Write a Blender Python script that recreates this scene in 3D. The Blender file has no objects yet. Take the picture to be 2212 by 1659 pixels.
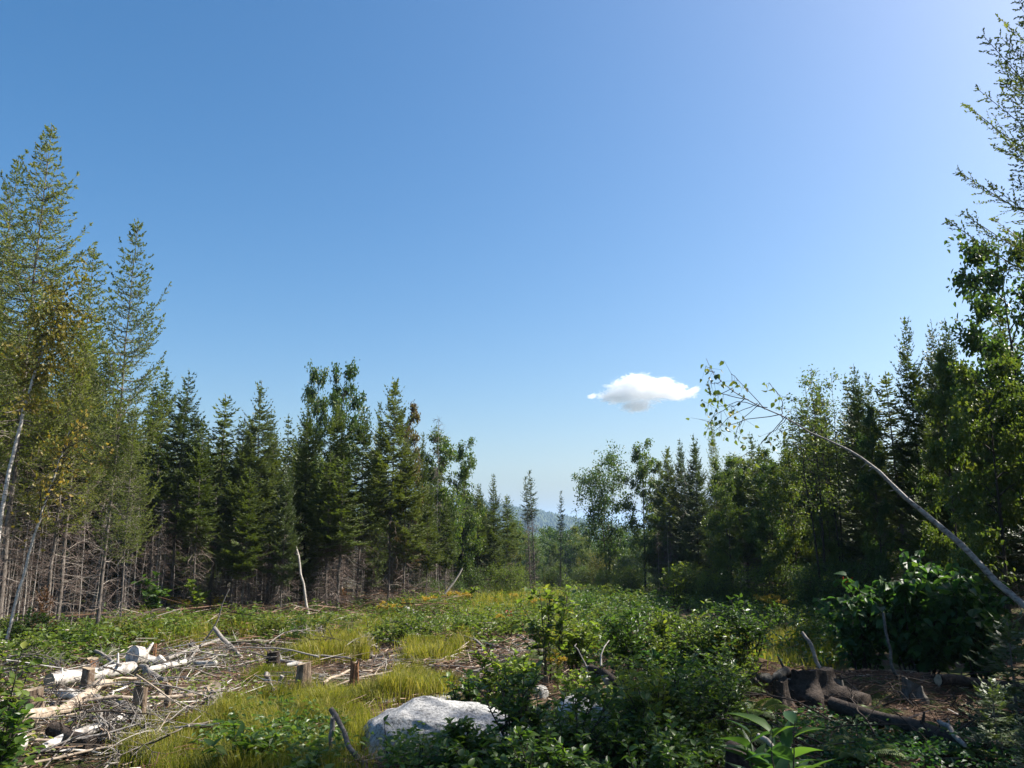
import bpy, math, random
import numpy as np
from mathutils import Vector, Matrix

# ------------------------------------------------------------------ camera, sky, sun, exposure
sc = bpy.context.scene
COL = sc.collection
W0, H0 = 1024.0, 768.0
FPX = 788.0                         # focal length in pixels of a 1024 px wide picture
PITCH = math.radians(10.36)
CAMZ = 1.75
cam = bpy.data.cameras.new('camera')
camo = bpy.data.objects.new('camera', cam)
COL.objects.link(camo)
cam.sensor_width = 36
cam.lens = 36 * FPX / W0
cam.clip_end = 20000
cam.clip_start = 0.05
camo.location = (0, 0, CAMZ)
camo.rotation_euler = (math.radians(90) + PITCH, 0, 0)
sc.camera = camo

SUN_EL, SUN_ROT = math.radians(44), math.radians(76)
world = bpy.data.worlds.new('World')
sc.world = world
world.use_nodes = True
wn = world.node_tree
sky = wn.nodes.new('ShaderNodeTexSky')
sky.sky_type = 'NISHITA'
sky.sun_disc = False
sky.sun_elevation = SUN_EL
sky.sun_rotation = SUN_ROT
sky.air_density, sky.dust_density, sky.ozone_density = 1.0, 2.4, 2.0
hs = wn.nodes.new('ShaderNodeHueSaturation')
hs.inputs['Saturation'].default_value = 1.4
hs.inputs['Hue'].default_value = 0.497
wn.links.new(sky.outputs[0], hs.inputs['Color'])
wn.links.new(hs.outputs[0], wn.nodes['Background'].inputs[0])
wn.nodes['Background'].inputs[1].default_value = 0.078

sun = bpy.data.lights.new('sun', 'SUN')
sun.energy = 5.0
sun.angle = math.radians(0.5)
sun.color = (1.0, 0.95, 0.86)
suno = bpy.data.objects.new('sun', sun)
COL.objects.link(suno)
SDIR = Vector((math.sin(SUN_ROT) * math.cos(SUN_EL), math.cos(SUN_ROT) * math.cos(SUN_EL), math.sin(SUN_EL)))
suno.rotation_euler = SDIR.to_track_quat('Z', 'Y').to_euler()
suno.location = (30, 10, 40)

vs = sc.view_settings
vs.view_transform = 'Standard'
vs.look = 'None'
vs.gamma = 1
vs.use_curve_mapping = False
vs.exposure = 1.2
cy = sc.cycles
cy.max_bounces = 12
cy.diffuse_bounces = 3
cy.glossy_bounces = 2
cy.transmission_bounces = 4
cy.volume_bounces = 10
cy.volume_step_rate = 1.0
cy.use_denoising = True
sc.render.filter_size = 1.15

# ------------------------------------------------------------------ small helpers
R = np.random.RandomState(7)
K = 1024.0 / 2212.0                 # the photograph was measured at 2212 px width
CP, SP = math.cos(PITCH), math.sin(PITCH)


def nrm(v):
    return v / np.maximum(np.linalg.norm(v, axis=-1, keepdims=True), 1e-9)


def sstep(a, b, x):
    t = np.clip((x - a) / (b - a), 0, 1)
    return t * t * (3 - 2 * t)


def vnoise(x, y, seed=0.0):
    ix, iy = np.floor(x), np.floor(y)
    fx, fy = x - ix, y - iy
    fx, fy = fx * fx * (3 - 2 * fx), fy * fy * (3 - 2 * fy)

    def h(a, b):
        s = np.sin(a * 127.1 + b * 311.7 + seed * 74.7) * 43758.5453
        return s - np.floor(s)
    return (h(ix, iy) * (1 - fx) * (1 - fy) + h(ix + 1, iy) * fx * (1 - fy) + h(ix, iy + 1) * (1 - fx) * fy + h(ix + 1, iy + 1) * fx * fy) * 2 - 1


def terrain(x, y):
    x = np.asarray(x, float)
    y = np.asarray(y, float)
    z = -0.04 * np.clip(y - 8, 0, 38) - sstep(42, 120, y) * 12 - sstep(110, 600, y) * 12
    z = z + sstep(6, 14, x) * 0.6 * sstep(60, 30, y)
    near = sstep(90, 40, np.hypot(x, y))
    z = z + near * (0.10 * vnoise(x / 3.1, y / 3.1, 1) + 0.05 * vnoise(x / 1.1, y / 1.1, 2) + 0.02 * vnoise(x / .35, y / .35, 3))
    for cx, cyy, sx, sy, a in MOUNDS:
        z = z + a * np.exp(-((x - cx) / sx) ** 2 - ((y - cyy) / sy) ** 2)
    return z


MOUNDS = [(2.35, 8.6, .6, .4, .26), (3.2, 8.7, 1.1, .45, .22), (2.9, 8.2, .4, .3, .08), (3.9, 8.3, .5, .3, .1), (4.6, 9.2, 1.2, .8, .12), (-1.2, 7.6, .7, .3, .02), (1.6, 7.6, .8, .5, .08), (-0.3, 6.7, .9, .5, -0.06)]


def ray(px, py):
    """Direction of the line of sight through photograph point (px, py), 2212 px scale, with y = 1."""
    u, v = (px * K - 512) / FPX, (384 - py * K) / FPX
    d = np.array([u, CP - v * SP, SP + v * CP])
    return d / d[1]


def at(px, py):
    """Ground point seen at a photograph point."""
    d = ray(px, py)
    t = 2.0
    for _ in range(4000):
        p = d * t
        if CAMZ + p[2] <= float(terrain(p[0], p[1])):
            break
        t += 0.02
    return np.array([p[0], p[1], float(terrain(p[0], p[1]))])


def pt(px, py, d):
    r = ray(px, py) * d
    return np.array([r[0], r[1], r[2] + CAMZ])


def ground(x, y, dz=0.0):
    return np.array([x, y, float(terrain(x, y)) + dz])


class MB:
    """Collects quads and triangles; build() links them as one mesh object."""

    def __init__(self):
        self.v, self.f, self.t, self.m, self.n = [], [], [], [], 0

    def add(self, verts, faces, tint=0.5, mat=0):
        verts = np.asarray(verts, float).reshape(-1, 3)
        faces = np.asarray(faces, int)
        k = len(faces)
        self.v.append(verts)
        self.f.append(faces + self.n)
        self.t.append(np.broadcast_to(np.asarray(tint, float), (k,)))
        self.m.append(np.full(k, mat))
        self.n += len(verts)

    def tris(self):
        return sum(len(f) * (f.shape[1] - 2) for f in self.f)

    def append(self, o, M=None, loc=(0, 0, 0), dt=0.0, dm=0):
        for v, f, t, m in zip(o.v, o.f, o.t, o.m):
            self.v.append((v @ M.T if M is not None else v) + np.asarray(loc))
            self.t.append(t + dt)
            self.m.append(m + dm)
        off = self.n
        for f in o.f:
            self.f.append(f + off)
        self.n += o.n

    def mesh(self, name, mats, smooth=False):
        me = bpy.data.meshes.new(name)
        V = np.concatenate(self.v) if self.v else np.zeros((0, 3))
        me.vertices.add(len(V))
        me.vertices.foreach_set('co', V.ravel())
        loops = np.concatenate([f.ravel() for f in self.f])
        tot = np.concatenate([np.full(len(f), f.shape[1]) for f in self.f])
        me.loops.add(len(loops))
        me.loops.foreach_set('vertex_index', loops.astype(np.int32))
        me.polygons.add(len(tot))
        me.polygons.foreach_set('loop_start', (np.cumsum(tot) - tot).astype(np.int32))
        me.polygons.foreach_set('material_index', np.concatenate(self.m).astype(np.int32))
        me.polygons.foreach_set('use_smooth', np.full(len(tot), smooth))
        for mm in (mats if isinstance(mats, (list, tuple)) else [mats]):
            me.materials.append(mm)
        me.update(calc_edges=True)
        a = me.attributes.new('tint', 'FLOAT', 'FACE')
        a.data.foreach_set('value', np.concatenate(self.t).astype(np.float32))
        return me

    def build(self, name, mats, parent=None, smooth=False):
        o = bpy.data.objects.new(name, self.mesh(name, mats, smooth))
        COL.objects.link(o)
        if parent is not None:
            o.parent = parent
        return o

    # ---- shapes
    def tube(self, P, rad, sides=6, tint=0.5, mat=0, cap=False):
        P = np.asarray(P, float)
        rad = np.broadcast_to(np.asarray(rad, float), (len(P),))
        T = nrm(np.gradient(P, axis=0))
        ref = np.array([1.0, 0, 0]) if abs(T[0, 0]) < .8 else np.array([0, 1.0, 0])
        A = nrm(np.cross(T, ref))
        B = np.cross(T, A)
        a = np.arange(sides) / sides * 2 * np.pi
        ring = A[:, None] * np.cos(a)[None, :, None] + B[:, None] * np.sin(a)[None, :, None]
        V = (P[:, None] + ring * rad[:, None, None]).reshape(-1, 3)
        n = len(P)
        i, j = np.meshgrid(np.arange(n - 1), np.arange(sides), indexing='ij')
        j2 = (j + 1) % sides
        F = np.stack([i * sides + j, i * sides + j2, (i + 1) * sides + j2, (i + 1) * sides + j], -1).reshape(-1, 4)
        self.add(V, F, tint, mat)
        if cap:
            for k, rev in ((0, False), (n - 1, True)):
                c = np.vstack([P[k], V.reshape(n, sides, 3)[k]])
                f = np.stack([np.zeros(sides, int), 1 + np.arange(sides), 1 + (np.arange(sides) + 1) % sides], -1)
                self.add(c, f if rev else f[:, ::-1], tint, mat)

    def sticks(self, A, B, wa, wb, tint=0.5, mat=0):
        """Three-sided tapered twigs from A to B."""
        A, B = np.asarray(A, float).reshape(-1, 3), np.asarray(B, float).reshape(-1, 3)
        n = len(A)
        if n == 0:
            return
        T = nrm(B - A)
        ref = nrm(R.normal(size=(n, 3)))
        S = nrm(np.cross(T, ref))
        Q = np.cross(T, S)
        wa = np.broadcast_to(np.asarray(wa, float), (n,))[:, None]
        wb = np.broadcast_to(np.asarray(wb, float), (n,))[:, None]
        vs_ = []
        for k in range(3):
            c, s = math.cos(k * 2.0944), math.sin(k * 2.0944)
            vs_ += [A + (S * c + Q * s) * wa, B + (S * c + Q * s) * wb]
        V = np.stack(vs_, 1).reshape(-1, 3)
        o = (np.arange(n) * 6)[:, None]
        F = np.concatenate([o + np.array([[0, 2, 3, 1]]), o + np.array([[2, 4, 5, 3]]), o + np.array([[4, 0, 1, 5]])])
        t = np.broadcast_to(np.asarray(tint, float), (n,))
        self.add(V, F, np.concatenate([t, t, t]), mat)

    def blades(self, P, D, N, L, Wd, tint=0.5, mat=0, wide=.45):
        """Flat pointed blades (needle sprays, simple leaves): base P, axis D, normal N."""
        n = len(P)
        if n == 0:
            return
        D = nrm(D)
        S = nrm(np.cross(D, N))
        L = np.broadcast_to(np.asarray(L, float), (n,))[:, None]
        Wd = np.broadcast_to(np.asarray(Wd, float), (n,))[:, None]
        m = P + D * L * wide
        V = np.stack([P, m + S * Wd * .5, P + D * L, m - S * Wd * .5], 1).reshape(-1, 3)
        F = (np.arange(n) * 4)[:, None] + np.arange(4)[None]
        self.add(V, F, tint, mat)

    def leaves(self, P, D, N, L, Wd, tint=0.5, mat=0, fold=.18, droop=.15):
        """Leaves with a midrib fold: 6 vertices, two quads."""
        n = len(P)
        if n == 0:
            return
        D = nrm(D)
        S = nrm(np.cross(D, N))
        U = np.cross(S, D)
        L = np.broadcast_to(np.asarray(L, float), (n,))[:, None]
        Wd = np.broadcast_to(np.asarray(Wd, float), (n,))[:, None]
        up = U * Wd * fold
        tip = P + D * L - U * L * droop
        a, b = P + D * L * .35, P + D * L * .7 - U * L * droop * .4
        V = np.stack([P, a + S * Wd * .5 + up, b + S * Wd * .38 + up, tip, b - S * Wd * .38 + up, a - S * Wd * .5 + up], 1).reshape(-1, 3)
        o = (np.arange(n) * 6)[:, None]
        F = np.concatenate([o + np.array([[0, 1, 2, 3]]), o + np.array([[0, 3, 4, 5]])])
        t = np.broadcast_to(np.asarray(tint, float), (n,))
        self.add(V, F, np.concatenate([t, t]), mat)


def tag(o, label=None, cat=None, group=None, kind=None):
    for k, v in (('label', label), ('category', cat), ('group', group), ('kind', kind)):
        if v:
            o[k] = v
        elif k in o:
            del o[k]
    return o


def empty(name, loc=(0, 0, 0), rz=0.0):
    o = bpy.data.objects.new(name, None)
    o.empty_display_size = .1
    COL.objects.link(o)
    o.location = loc
    o.rotation_euler = (0, 0, rz)
    return o


def copy_tree(o, parent=None):
    c = o.copy()
    COL.objects.link(c)
    c.parent = parent
    for ch in list(o.children):
        copy_tree(ch, c)
    return c


# ------------------------------------------------------------------ materials
def newmat(name):
    m = bpy.data.materials.new(name)
    m.use_nodes = True
    nt = m.node_tree
    nt.nodes.clear()
    return m, nt, nt.nodes.new('ShaderNodeOutputMaterial')


def N(nt, t, **kw):
    n = nt.nodes.new(t)
    for k, v in kw.items():
        setattr(n, k, v)
    return n


def ramp(nt, fac, stops):
    r = N(nt, 'ShaderNodeValToRGB')
    e = r.color_ramp.elements
    while len(e) < len(stops):
        e.new(.5)
    for el, (p, c) in zip(e, stops):
        el.position = p
        el.color = (*c, 1)
    nt.links.new(fac, r.inputs[0])
    return r.outputs[0]


def math_(nt, op, a, b=None):
    n = N(nt, 'ShaderNodeMath', operation=op)
    for i, x in enumerate((a, b)):
        if x is None:
            continue
        if isinstance(x, (int, float)):
            n.inputs[i].default_value = x
        else:
            nt.links.new(x, n.inputs[i])
    return n.outputs[0]


def leafmat(name, stops, trans=.35, rough=.45, spec=.4, objw=.35, tcol=1.5):
    m, nt, out = newmat(name)
    at_ = N(nt, 'ShaderNodeAttribute', attribute_name='tint')
    oi = N(nt, 'ShaderNodeObjectInfo')
    f = math_(nt, 'ADD', math_(nt, 'MULTIPLY', at_.outputs['Fac'], 1 - objw), math_(nt, 'MULTIPLY', oi.outputs['Random'], objw))
    c = ramp(nt, f, stops)
    p = N(nt, 'ShaderNodeBsdfPrincipled')
    nt.links.new(c, p.inputs['Base Color'])
    p.inputs['Roughness'].default_value = rough
    p.inputs['Specular IOR Level'].default_value = spec
    tr = N(nt, 'ShaderNodeBsdfTranslucent')
    mul = N(nt, 'ShaderNodeMix', data_type='RGBA', blend_type='MULTIPLY')
    mul.inputs[0].default_value = 1
    mul.inputs[7].default_value = (1.25 * tcol, 1.3 * tcol, .55 * tcol, 1)
    nt.links.new(c, mul.inputs[6])
    nt.links.new(mul.outputs[2], tr.inputs[0])
    mx = N(nt, 'ShaderNodeMixShader')
    mx.inputs[0].default_value = trans
    nt.links.new(p.outputs[0], mx.inputs[1])
    nt.links.new(tr.outputs[0], mx.inputs[2])
    nt.links.new(mx.outputs[0], out.inputs[0])
    return m


def barkmat(name, stops, scale=30, stretch=.15, bump=.4, rough=.9, axis=2, attr=0.0):
    m, nt, out = newmat(name)
    tc = N(nt, 'ShaderNodeTexCoord')
    mp = N(nt, 'ShaderNodeMapping')
    s = [scale] * 3
    s[axis] = scale * stretch
    mp.inputs['Scale'].default_value = s
    nt.links.new(tc.outputs['Object'], mp.inputs[0])
    nz = N(nt, 'ShaderNodeTexNoise')
    nz.inputs['Detail'].default_value = 6
    nz.inputs['Scale'].default_value = 1
    nz.inputs['Roughness'].default_value = .7
    nt.links.new(mp.outputs[0], nz.inputs['Vector'])
    f = nz.outputs[0]
    if attr:
        a = N(nt, 'ShaderNodeAttribute', attribute_name='tint')
        f = math_(nt, 'ADD', f, math_(nt, 'MULTIPLY', math_(nt, 'SUBTRACT', a.outputs['Fac'], .5), attr))
    p = N(nt, 'ShaderNodeBsdfPrincipled')
    nt.links.new(ramp(nt, f, stops), p.inputs['Base Color'])
    p.inputs['Roughness'].default_value = rough
    p.inputs['Specular IOR Level'].default_value = .2
    b = N(nt, 'ShaderNodeBump')
    b.inputs['Strength'].default_value = bump
    b.inputs['Distance'].default_value = .02
    nt.links.new(nz.outputs[0], b.inputs['Height'])
    nt.links.new(b.outputs[0], p.inputs['Normal'])
    nt.links.new(p.outputs[0], out.inputs[0])
    return m


def tintmat(name, stops, rough=.9):
    m, nt, out = newmat(name)
    a = N(nt, 'ShaderNodeAttribute', attribute_name='tint')
    p = N(nt, 'ShaderNodeBsdfPrincipled')
    nt.links.new(ramp(nt, a.outputs['Fac'], stops), p.inputs['Base Color'])
    p.inputs['Roughness'].default_value = rough
    p.inputs['Specular IOR Level'].default_value = .25
    nt.links.new(p.outputs[0], out.inputs[0])
    return m


M = {}
M['spruce'] = leafmat('spruce_needles', [(0, (.036, .055, .016)), (.5, (.088, .118, .028)), (1, (.165, .18, .04))], trans=.3, rough=.55, spec=.35, tcol=1.3)
M['spruce_blue'] = leafmat('blue_spruce_needles', [(0, (.035, .056, .026)), (.5, (.078, .108, .042)), (1, (.145, .17, .065))], trans=.26, rough=.5, spec=.45, tcol=1.2)
M['larch'] = leafmat('larch_needles', [(0, (.06, .085, .02)), (.5, (.12, .145, .034)), (1, (.21, .2, .05))], trans=.38, rough=.6, spec=.3)
M['maple'] = leafmat('maple_leaves', [(0, (.025, .055, .015)), (.55, (.055, .095, .022)), (.9, (.12, .145, .03)), (1, (.2, .17, .03))], trans=.4, rough=.4, spec=.45)
M['gold'] = leafmat('yellowing_leaves', [(0, (.045, .08, .018)), (.5, (.085, .12, .025)), (.85, (.15, .155, .03)), (1, (.25, .18, .03))], trans=.42, rough=.45, tcol=1.25)
M['birch_gold'] = leafmat('golden_birch_leaves', [(0, (.08, .1, .02)), (.45, (.19, .16, .03)), (1, (.34, .22, .05))], trans=.42, rough=.45, tcol=1.2)
M['red'] = leafmat('reddening_leaves', [(0, (.05, .06, .02)), (.5, (.12, .09, .035)), (1, (.2, .06, .03))], trans=.4)
M['orange'] = leafmat('orange_green_leaves', [(0, (.06, .09, .02)), (.5, (.13, .13, .025)), (.8, (.22, .15, .03)), (1, (.3, .1, .025))], trans=.4)
M['birch_leaf'] = leafmat('birch_leaves', [(0, (.04, .07, .018)), (.6, (.09, .12, .025)), (1, (.25, .18, .03))], trans=.4, rough=.4, spec=.5)
M['shrub'] = leafmat('shrub_leaves', [(0, (.028, .06, .014)), (.5, (.06, .11, .022)), (1, (.13, .175, .035))], trans=.42, rough=.42, spec=.42)
M['sapling'] = leafmat('sapling_leaves', [(0, (.06, .1, .02)), (.5, (.11, .155, .03)), (1, (.2, .215, .04))], trans=.48, rough=.45, spec=.35, objw=.3)  # brighter leaf colour makes up for the saplings' self-shading
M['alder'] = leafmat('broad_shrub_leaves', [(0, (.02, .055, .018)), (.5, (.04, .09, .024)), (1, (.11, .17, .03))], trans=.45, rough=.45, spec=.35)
M['herb'] = leafmat('herb_leaves', [(0, (.05, .085, .017)), (.5, (.105, .145, .026)), (1, (.2, .205, .04))], trans=.4, rough=.5, spec=.3, objw=.25)
M['fern'] = leafmat('fern_fronds', [(0, (.05, .09, .02)), (.6, (.1, .14, .03)), (1, (.22, .19, .04))], trans=.4, rough=.5, spec=.3)
M['grass'] = leafmat('grass_blades', [(0, (.06, .085, .012)), (.45, (.14, .155, .02)), (.8, (.25, .225, .04)), (1, (.36, .29, .11))], trans=.45, rough=.5, spec=.3, objw=.0, tcol=1.3)
M['flower'] = leafmat('yellow_plumes', [(0, (.4, .25, .02)), (1, (.58, .42, .05))], trans=.3, rough=.6, objw=.3, tcol=.8)
M['redleaf'] = leafmat('red_leaves', [(0, (.3, .03, .02)), (1, (.5, .06, .04))], trans=.35, tcol=.9)
M['brown_needle'] = leafmat('dry_brown_needles', [(0, (.09, .05, .03)), (1, (.2, .1, .05))], trans=.2)
M['bark'] = barkmat('conifer_bark', [(.3, (.05, .042, .036)), (.5, (.13, .11, .095)), (.72, (.27, .245, .215))], scale=22, stretch=.35, bump=.6)
M['bark_dark'] = barkmat('dark_bark', [(.3, (.02, .017, .014)), (.7, (.075, .062, .05))], scale=25, stretch=.25, bump=.6)
M['bark_birch'] = barkmat('birch_bark', [(.33, (.06, .05, .045)), (.42, (.34, .31, .28)), (.62, (.6, .57, .52))], scale=14, stretch=2.2, bump=.2, rough=.6)
M['lean_bark'] = barkmat('shaded_birch_bark', [(.35, (.05, .042, .038)), (.46, (.19, .17, .155)), (.7, (.36, .33, .3))], scale=13, stretch=2.0, bump=.35, rough=.7)  # birch bark with the trunk's shade put into darker colours
M['bark_pole'] = barkmat('pale_stem_bark', [(.3, (.2, .175, .15)), (.7, (.46, .42, .37))], scale=16, stretch=1.4, bump=.3)
M['dead'] = tintmat('dead_twigs', [(0, (.075, .053, .044)), (.6, (.165, .125, .105)), (1, (.34, .3, .26))])
M['birch_log'] = barkmat('birch_log_bark', [(.34, (.07, .06, .055)), (.46, (.3, .27, .24)), (.58, (.55, .52, .47)), (.75, (.68, .65, .6))], scale=9, stretch=1, bump=.5, rough=.7)
M['tan_wood'] = barkmat('peeled_wood', [(.3, (.16, .115, .08)), (.55, (.36, .29, .22)), (.8, (.56, .5, .42))], scale=14, stretch=1, bump=.5)
M['stump_bark'] = barkmat('stump_bark', [(.3, (.05, .035, .027)), (.5, (.16, .115, .08)), (.75, (.32, .255, .19))], scale=26, stretch=.3, bump=1.0)
M['stump_red'] = barkmat('splintered_red_wood', [(.3, (.09, .04, .022)), (.6, (.24, .12, .06)), (.8, (.36, .22, .12))], scale=40, stretch=.08, bump=1.0)
M['cut'] = barkmat('cut_wood_face', [(.3, (.18, .13, .085)), (.7, (.4, .32, .22))], scale=30, stretch=1, bump=.2)
M['gray_wood'] = barkmat('weathered_wood', [(.3, (.1, .088, .08)), (.55, (.24, .215, .19)), (.8, (.44, .41, .37))], scale=18, stretch=1, bump=.6)
M['gray_dark'] = barkmat('dark_grey_wood', [(.3, (.03, .027, .024)), (.55, (.1, .092, .08)), (.8, (.24, .225, .2))], scale=22, stretch=.3, bump=1.0)  # darker tones of the weathered grey wood
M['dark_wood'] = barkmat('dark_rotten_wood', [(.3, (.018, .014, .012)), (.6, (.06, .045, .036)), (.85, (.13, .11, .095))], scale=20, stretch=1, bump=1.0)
M['litter'] = tintmat('slash_litter', [(0, (.06, .03, .02)), (.35, (.14, .075, .045)), (.65, (.25, .18, .125)), (.85, (.38, .33, .28)), (1, (.62, .58, .52))])


def rockmat(name, stops, scale, bump, speck=True):
    m, nt, out = newmat(name)
    tc = N(nt, 'ShaderNodeTexCoord')
    n1 = N(nt, 'ShaderNodeTexNoise')
    n1.inputs['Scale'].default_value = scale
    n1.inputs['Detail'].default_value = 5
    n1.inputs['Roughness'].default_value = .8
    nt.links.new(tc.outputs['Object'], n1.inputs['Vector'])
    n2 = N(nt, 'ShaderNodeTexNoise')
    n2.inputs['Scale'].default_value = 4
    n2.inputs['Detail'].default_value = 4
    nt.links.new(tc.outputs['Object'], n2.inputs['Vector'])
    f = math_(nt, 'ADD', n1.outputs[0], math_(nt, 'MULTIPLY', math_(nt, 'SUBTRACT', n2.outputs[0], .5), .35))
    p = N(nt, 'ShaderNodeBsdfPrincipled')
    nt.links.new(ramp(nt, f, stops), p.inputs['Base Color'])
    p.inputs['Roughness'].default_value = .85
    p.inputs['Specular IOR Level'].default_value = .3
    b = N(nt, 'ShaderNodeBump')
    b.inputs['Strength'].default_value = bump
    b.inputs['Distance'].default_value = .02
    nt.links.new(f, b.inputs['Height'])
    nt.links.new(b.outputs[0], p.inputs['Normal'])
    nt.links.new(p.outputs[0], out.inputs[0])
    return m


M['granite'] = rockmat('speckled_granite', [(.34, (.05, .05, .05)), (.45, (.27, .265, .255)), (.56, (.48, .47, .45)), (.72, (.62, .6, .57))], 42, .9)
M['rock'] = rockmat('grey_rock', [(.3, (.09, .088, .085)), (.5, (.28, .27, .26)), (.7, (.48, .46, .43))], 18, .8)


def groundmat():
    m, nt, out = newmat('forest_floor')
    tc = N(nt, 'ShaderNodeTexCoord')

    def noise(s, d=6, r=.65):
        n = N(nt, 'ShaderNodeTexNoise')
        n.inputs['Scale'].default_value = s
        n.inputs['Detail'].default_value = d
        n.inputs['Roughness'].default_value = r
        nt.links.new(tc.outputs['Object'], n.inputs['Vector'])
        return n.outputs[0]
    fine, mid, big = noise(28, 8, .75), noise(4), noise(.55, 4)
    brown = ramp(nt, fine, [(.3, (.028, .016, .011)), (.48, (.085, .05, .034)), (.62, (.16, .105, .07)), (.75, (.3, .25, .2))])
    green = ramp(nt, fine, [(.3, (.02, .032, .008)), (.55, (.055, .075, .016)), (.75, (.11, .12, .03))])
    f = math_(nt, 'ADD', math_(nt, 'MULTIPLY', mid, .5), math_(nt, 'MULTIPLY', big, .5))
    fr = ramp(nt, f, [(.46, (0, 0, 0)), (.56, (1, 1, 1))])
    mx = N(nt, 'ShaderNodeMix', data_type='RGBA')
    nt.links.new(fr, mx.inputs[0])
    nt.links.new(brown, mx.inputs[6])
    nt.links.new(green, mx.inputs[7])
    p = N(nt, 'ShaderNodeBsdfPrincipled')
    nt.links.new(mx.outputs[2], p.inputs['Base Color'])
    p.inputs['Roughness'].default_value = .95
    p.inputs['Specular IOR Level'].default_value = .15
    b = N(nt, 'ShaderNodeBump')
    b.inputs['Strength'].default_value = 1
    b.inputs['Distance'].default_value = .05
    nt.links.new(fine, b.inputs['Height'])
    nt.links.new(b.outputs[0], p.inputs['Normal'])
    nt.links.new(p.outputs[0], out.inputs[0])
    return m


M['ground'] = groundmat()
M['hill'] = tintmat('wooded_hill', [(0, (.02, .04, .02)), (.5, (.04, .065, .028)), (1, (.075, .095, .035))])


# ------------------------------------------------------------------ ground, hill, mountain
def axis(lo, fine_lo, fine_hi, hi, step, growth=1.22):
    mid = list(np.arange(fine_lo, fine_hi, step))
    up, s, x = [], step, fine_hi
    while x < hi:
        up.append(x)
        s *= growth
        x += s
    up.append(hi)
    dn, s, x = [], step, fine_lo - step
    while x > lo:
        dn.append(x)
        s *= growth
        x -= s
    dn.append(lo)
    return np.array(dn[::-1] + mid + up)


def grid(X, Y, Z):
    mb = MB()
    ny, nx = X.shape
    i, j = np.meshgrid(np.arange(ny - 1), np.arange(nx - 1), indexing='ij')
    F = np.stack([i * nx + j, i * nx + j + 1, (i + 1) * nx + j + 1, (i + 1) * nx + j], -1).reshape(-1, 4)
    mb.add(np.stack([X, Y, Z], -1).reshape(-1, 3), F)
    return mb


gx = axis(-7000, -9, 8, 7000, .11)
gy = axis(-150, 4.5, 17, 7500, .11)
GX, GY = np.meshgrid(gx, gy)
tag(grid(GX, GY, terrain(GX, GY)).build('ground', M['ground'], smooth=True), 'brown and mossy floor of the forest clearing', None, None, 'structure')

hx, hy = np.meshgrid(np.linspace(-900, 500, 200), np.linspace(1150, 2100, 60))


def hillz(x, y):
    a = np.clip(63 - 0.185 * (x + 5), -4, 130)
    return -26 + a * np.exp(-((y - 1560) / 230.0) ** 2) + 2 * vnoise(x / 60, y / 60, 5)


tag(grid(hx, hy, hillz(hx, hy)).build('hill', M['hill'], smooth=True), 'long wooded hill beyond the valley', None, None, 'structure')
fm = MB()
n = 5200
qx, qy = R.uniform(-260, 330, n), R.uniform(1330, 1600, n)
qz = hillz(qx, qy)
ico = np.array([[0, 0, 1], [.9, 0, .3], [.28, .86, .3], [-.73, .53, .3], [-.73, -.53, .3], [.28, -.86, .3], [.5, .4, -.6], [-.5, .4, -.6], [0, -.7, -.6]])
icf = np.array([[0, 1, 2], [0, 2, 3], [0, 3, 4], [0, 4, 5], [0, 5, 1], [1, 6, 2], [2, 7, 3], [3, 7, 4], [4, 8, 5], [5, 8, 1], [2, 6, 7], [1, 8, 6], [4, 7, 8]])
sc_ = R.uniform(3, 5.5, n)[:, None, None] * np.stack([np.ones(n), np.ones(n), R.uniform(1, 1.9, n)], -1)[:, None, :]
V = ico[None] * sc_ * R.uniform(.7, 1.3, (n, 9, 1)) + np.stack([qx, qy, qz + 2.5], -1)[:, None]
fm.add(V.reshape(-1, 3), ((np.arange(n) * 9)[:, None, None] + icf[None]).reshape(-1, 3), np.repeat(R.rand(n), 13))
tag(fm.build('hillside_forest', M['hill']), 'unbroken forest covering the hill', None, None, 'stuff')

mx_, my_ = np.meshgrid(np.linspace(-600, 2200, 120), np.linspace(5600, 6700, 30))
mz_ = -26 + (58 + 62 * np.exp(-((mx_ - 640) / 170) ** 2) + 24 * np.exp(-((mx_ - 420) / 130) ** 2) + 5 * vnoise(mx_ / 70, my_ / 400, 8)) * np.exp(-((my_ - 6100) / 230) ** 2)
tag(grid(mx_, my_, mz_).build('mountain', M['hill'], smooth=True), 'faint blue mountain on the horizon', None, None, 'structure')

# air
hz = MB()
x0, x1, y0, y1, z0, z1 = -7050, 7050, -155, 7550, -40, 112
c8 = np.array([[x0, y0, z0], [x1, y0, z0], [x1, y1, z0], [x0, y1, z0], [x0, y0, z1], [x1, y0, z1], [x1, y1, z1], [x0, y1, z1]])
hz.add(c8, [[0, 3, 2, 1], [4, 5, 6, 7], [0, 1, 5, 4], [1, 2, 6, 5], [2, 3, 7, 6], [3, 0, 4, 7]])
hm, hnt, hout = newmat('haze_air')
pv = N(hnt, 'ShaderNodeVolumePrincipled')
pv.inputs['Color'].default_value = (.5, .72, 1, 1)
pv.inputs['Density'].default_value = .00024
pv.inputs['Anisotropy'].default_value = .1
hnt.links.new(pv.outputs[0], hout.inputs['Volume'])
tag(hz.build('haze', hm), 'pale blue summer haze over the valley', None, None, 'stuff')


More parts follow.
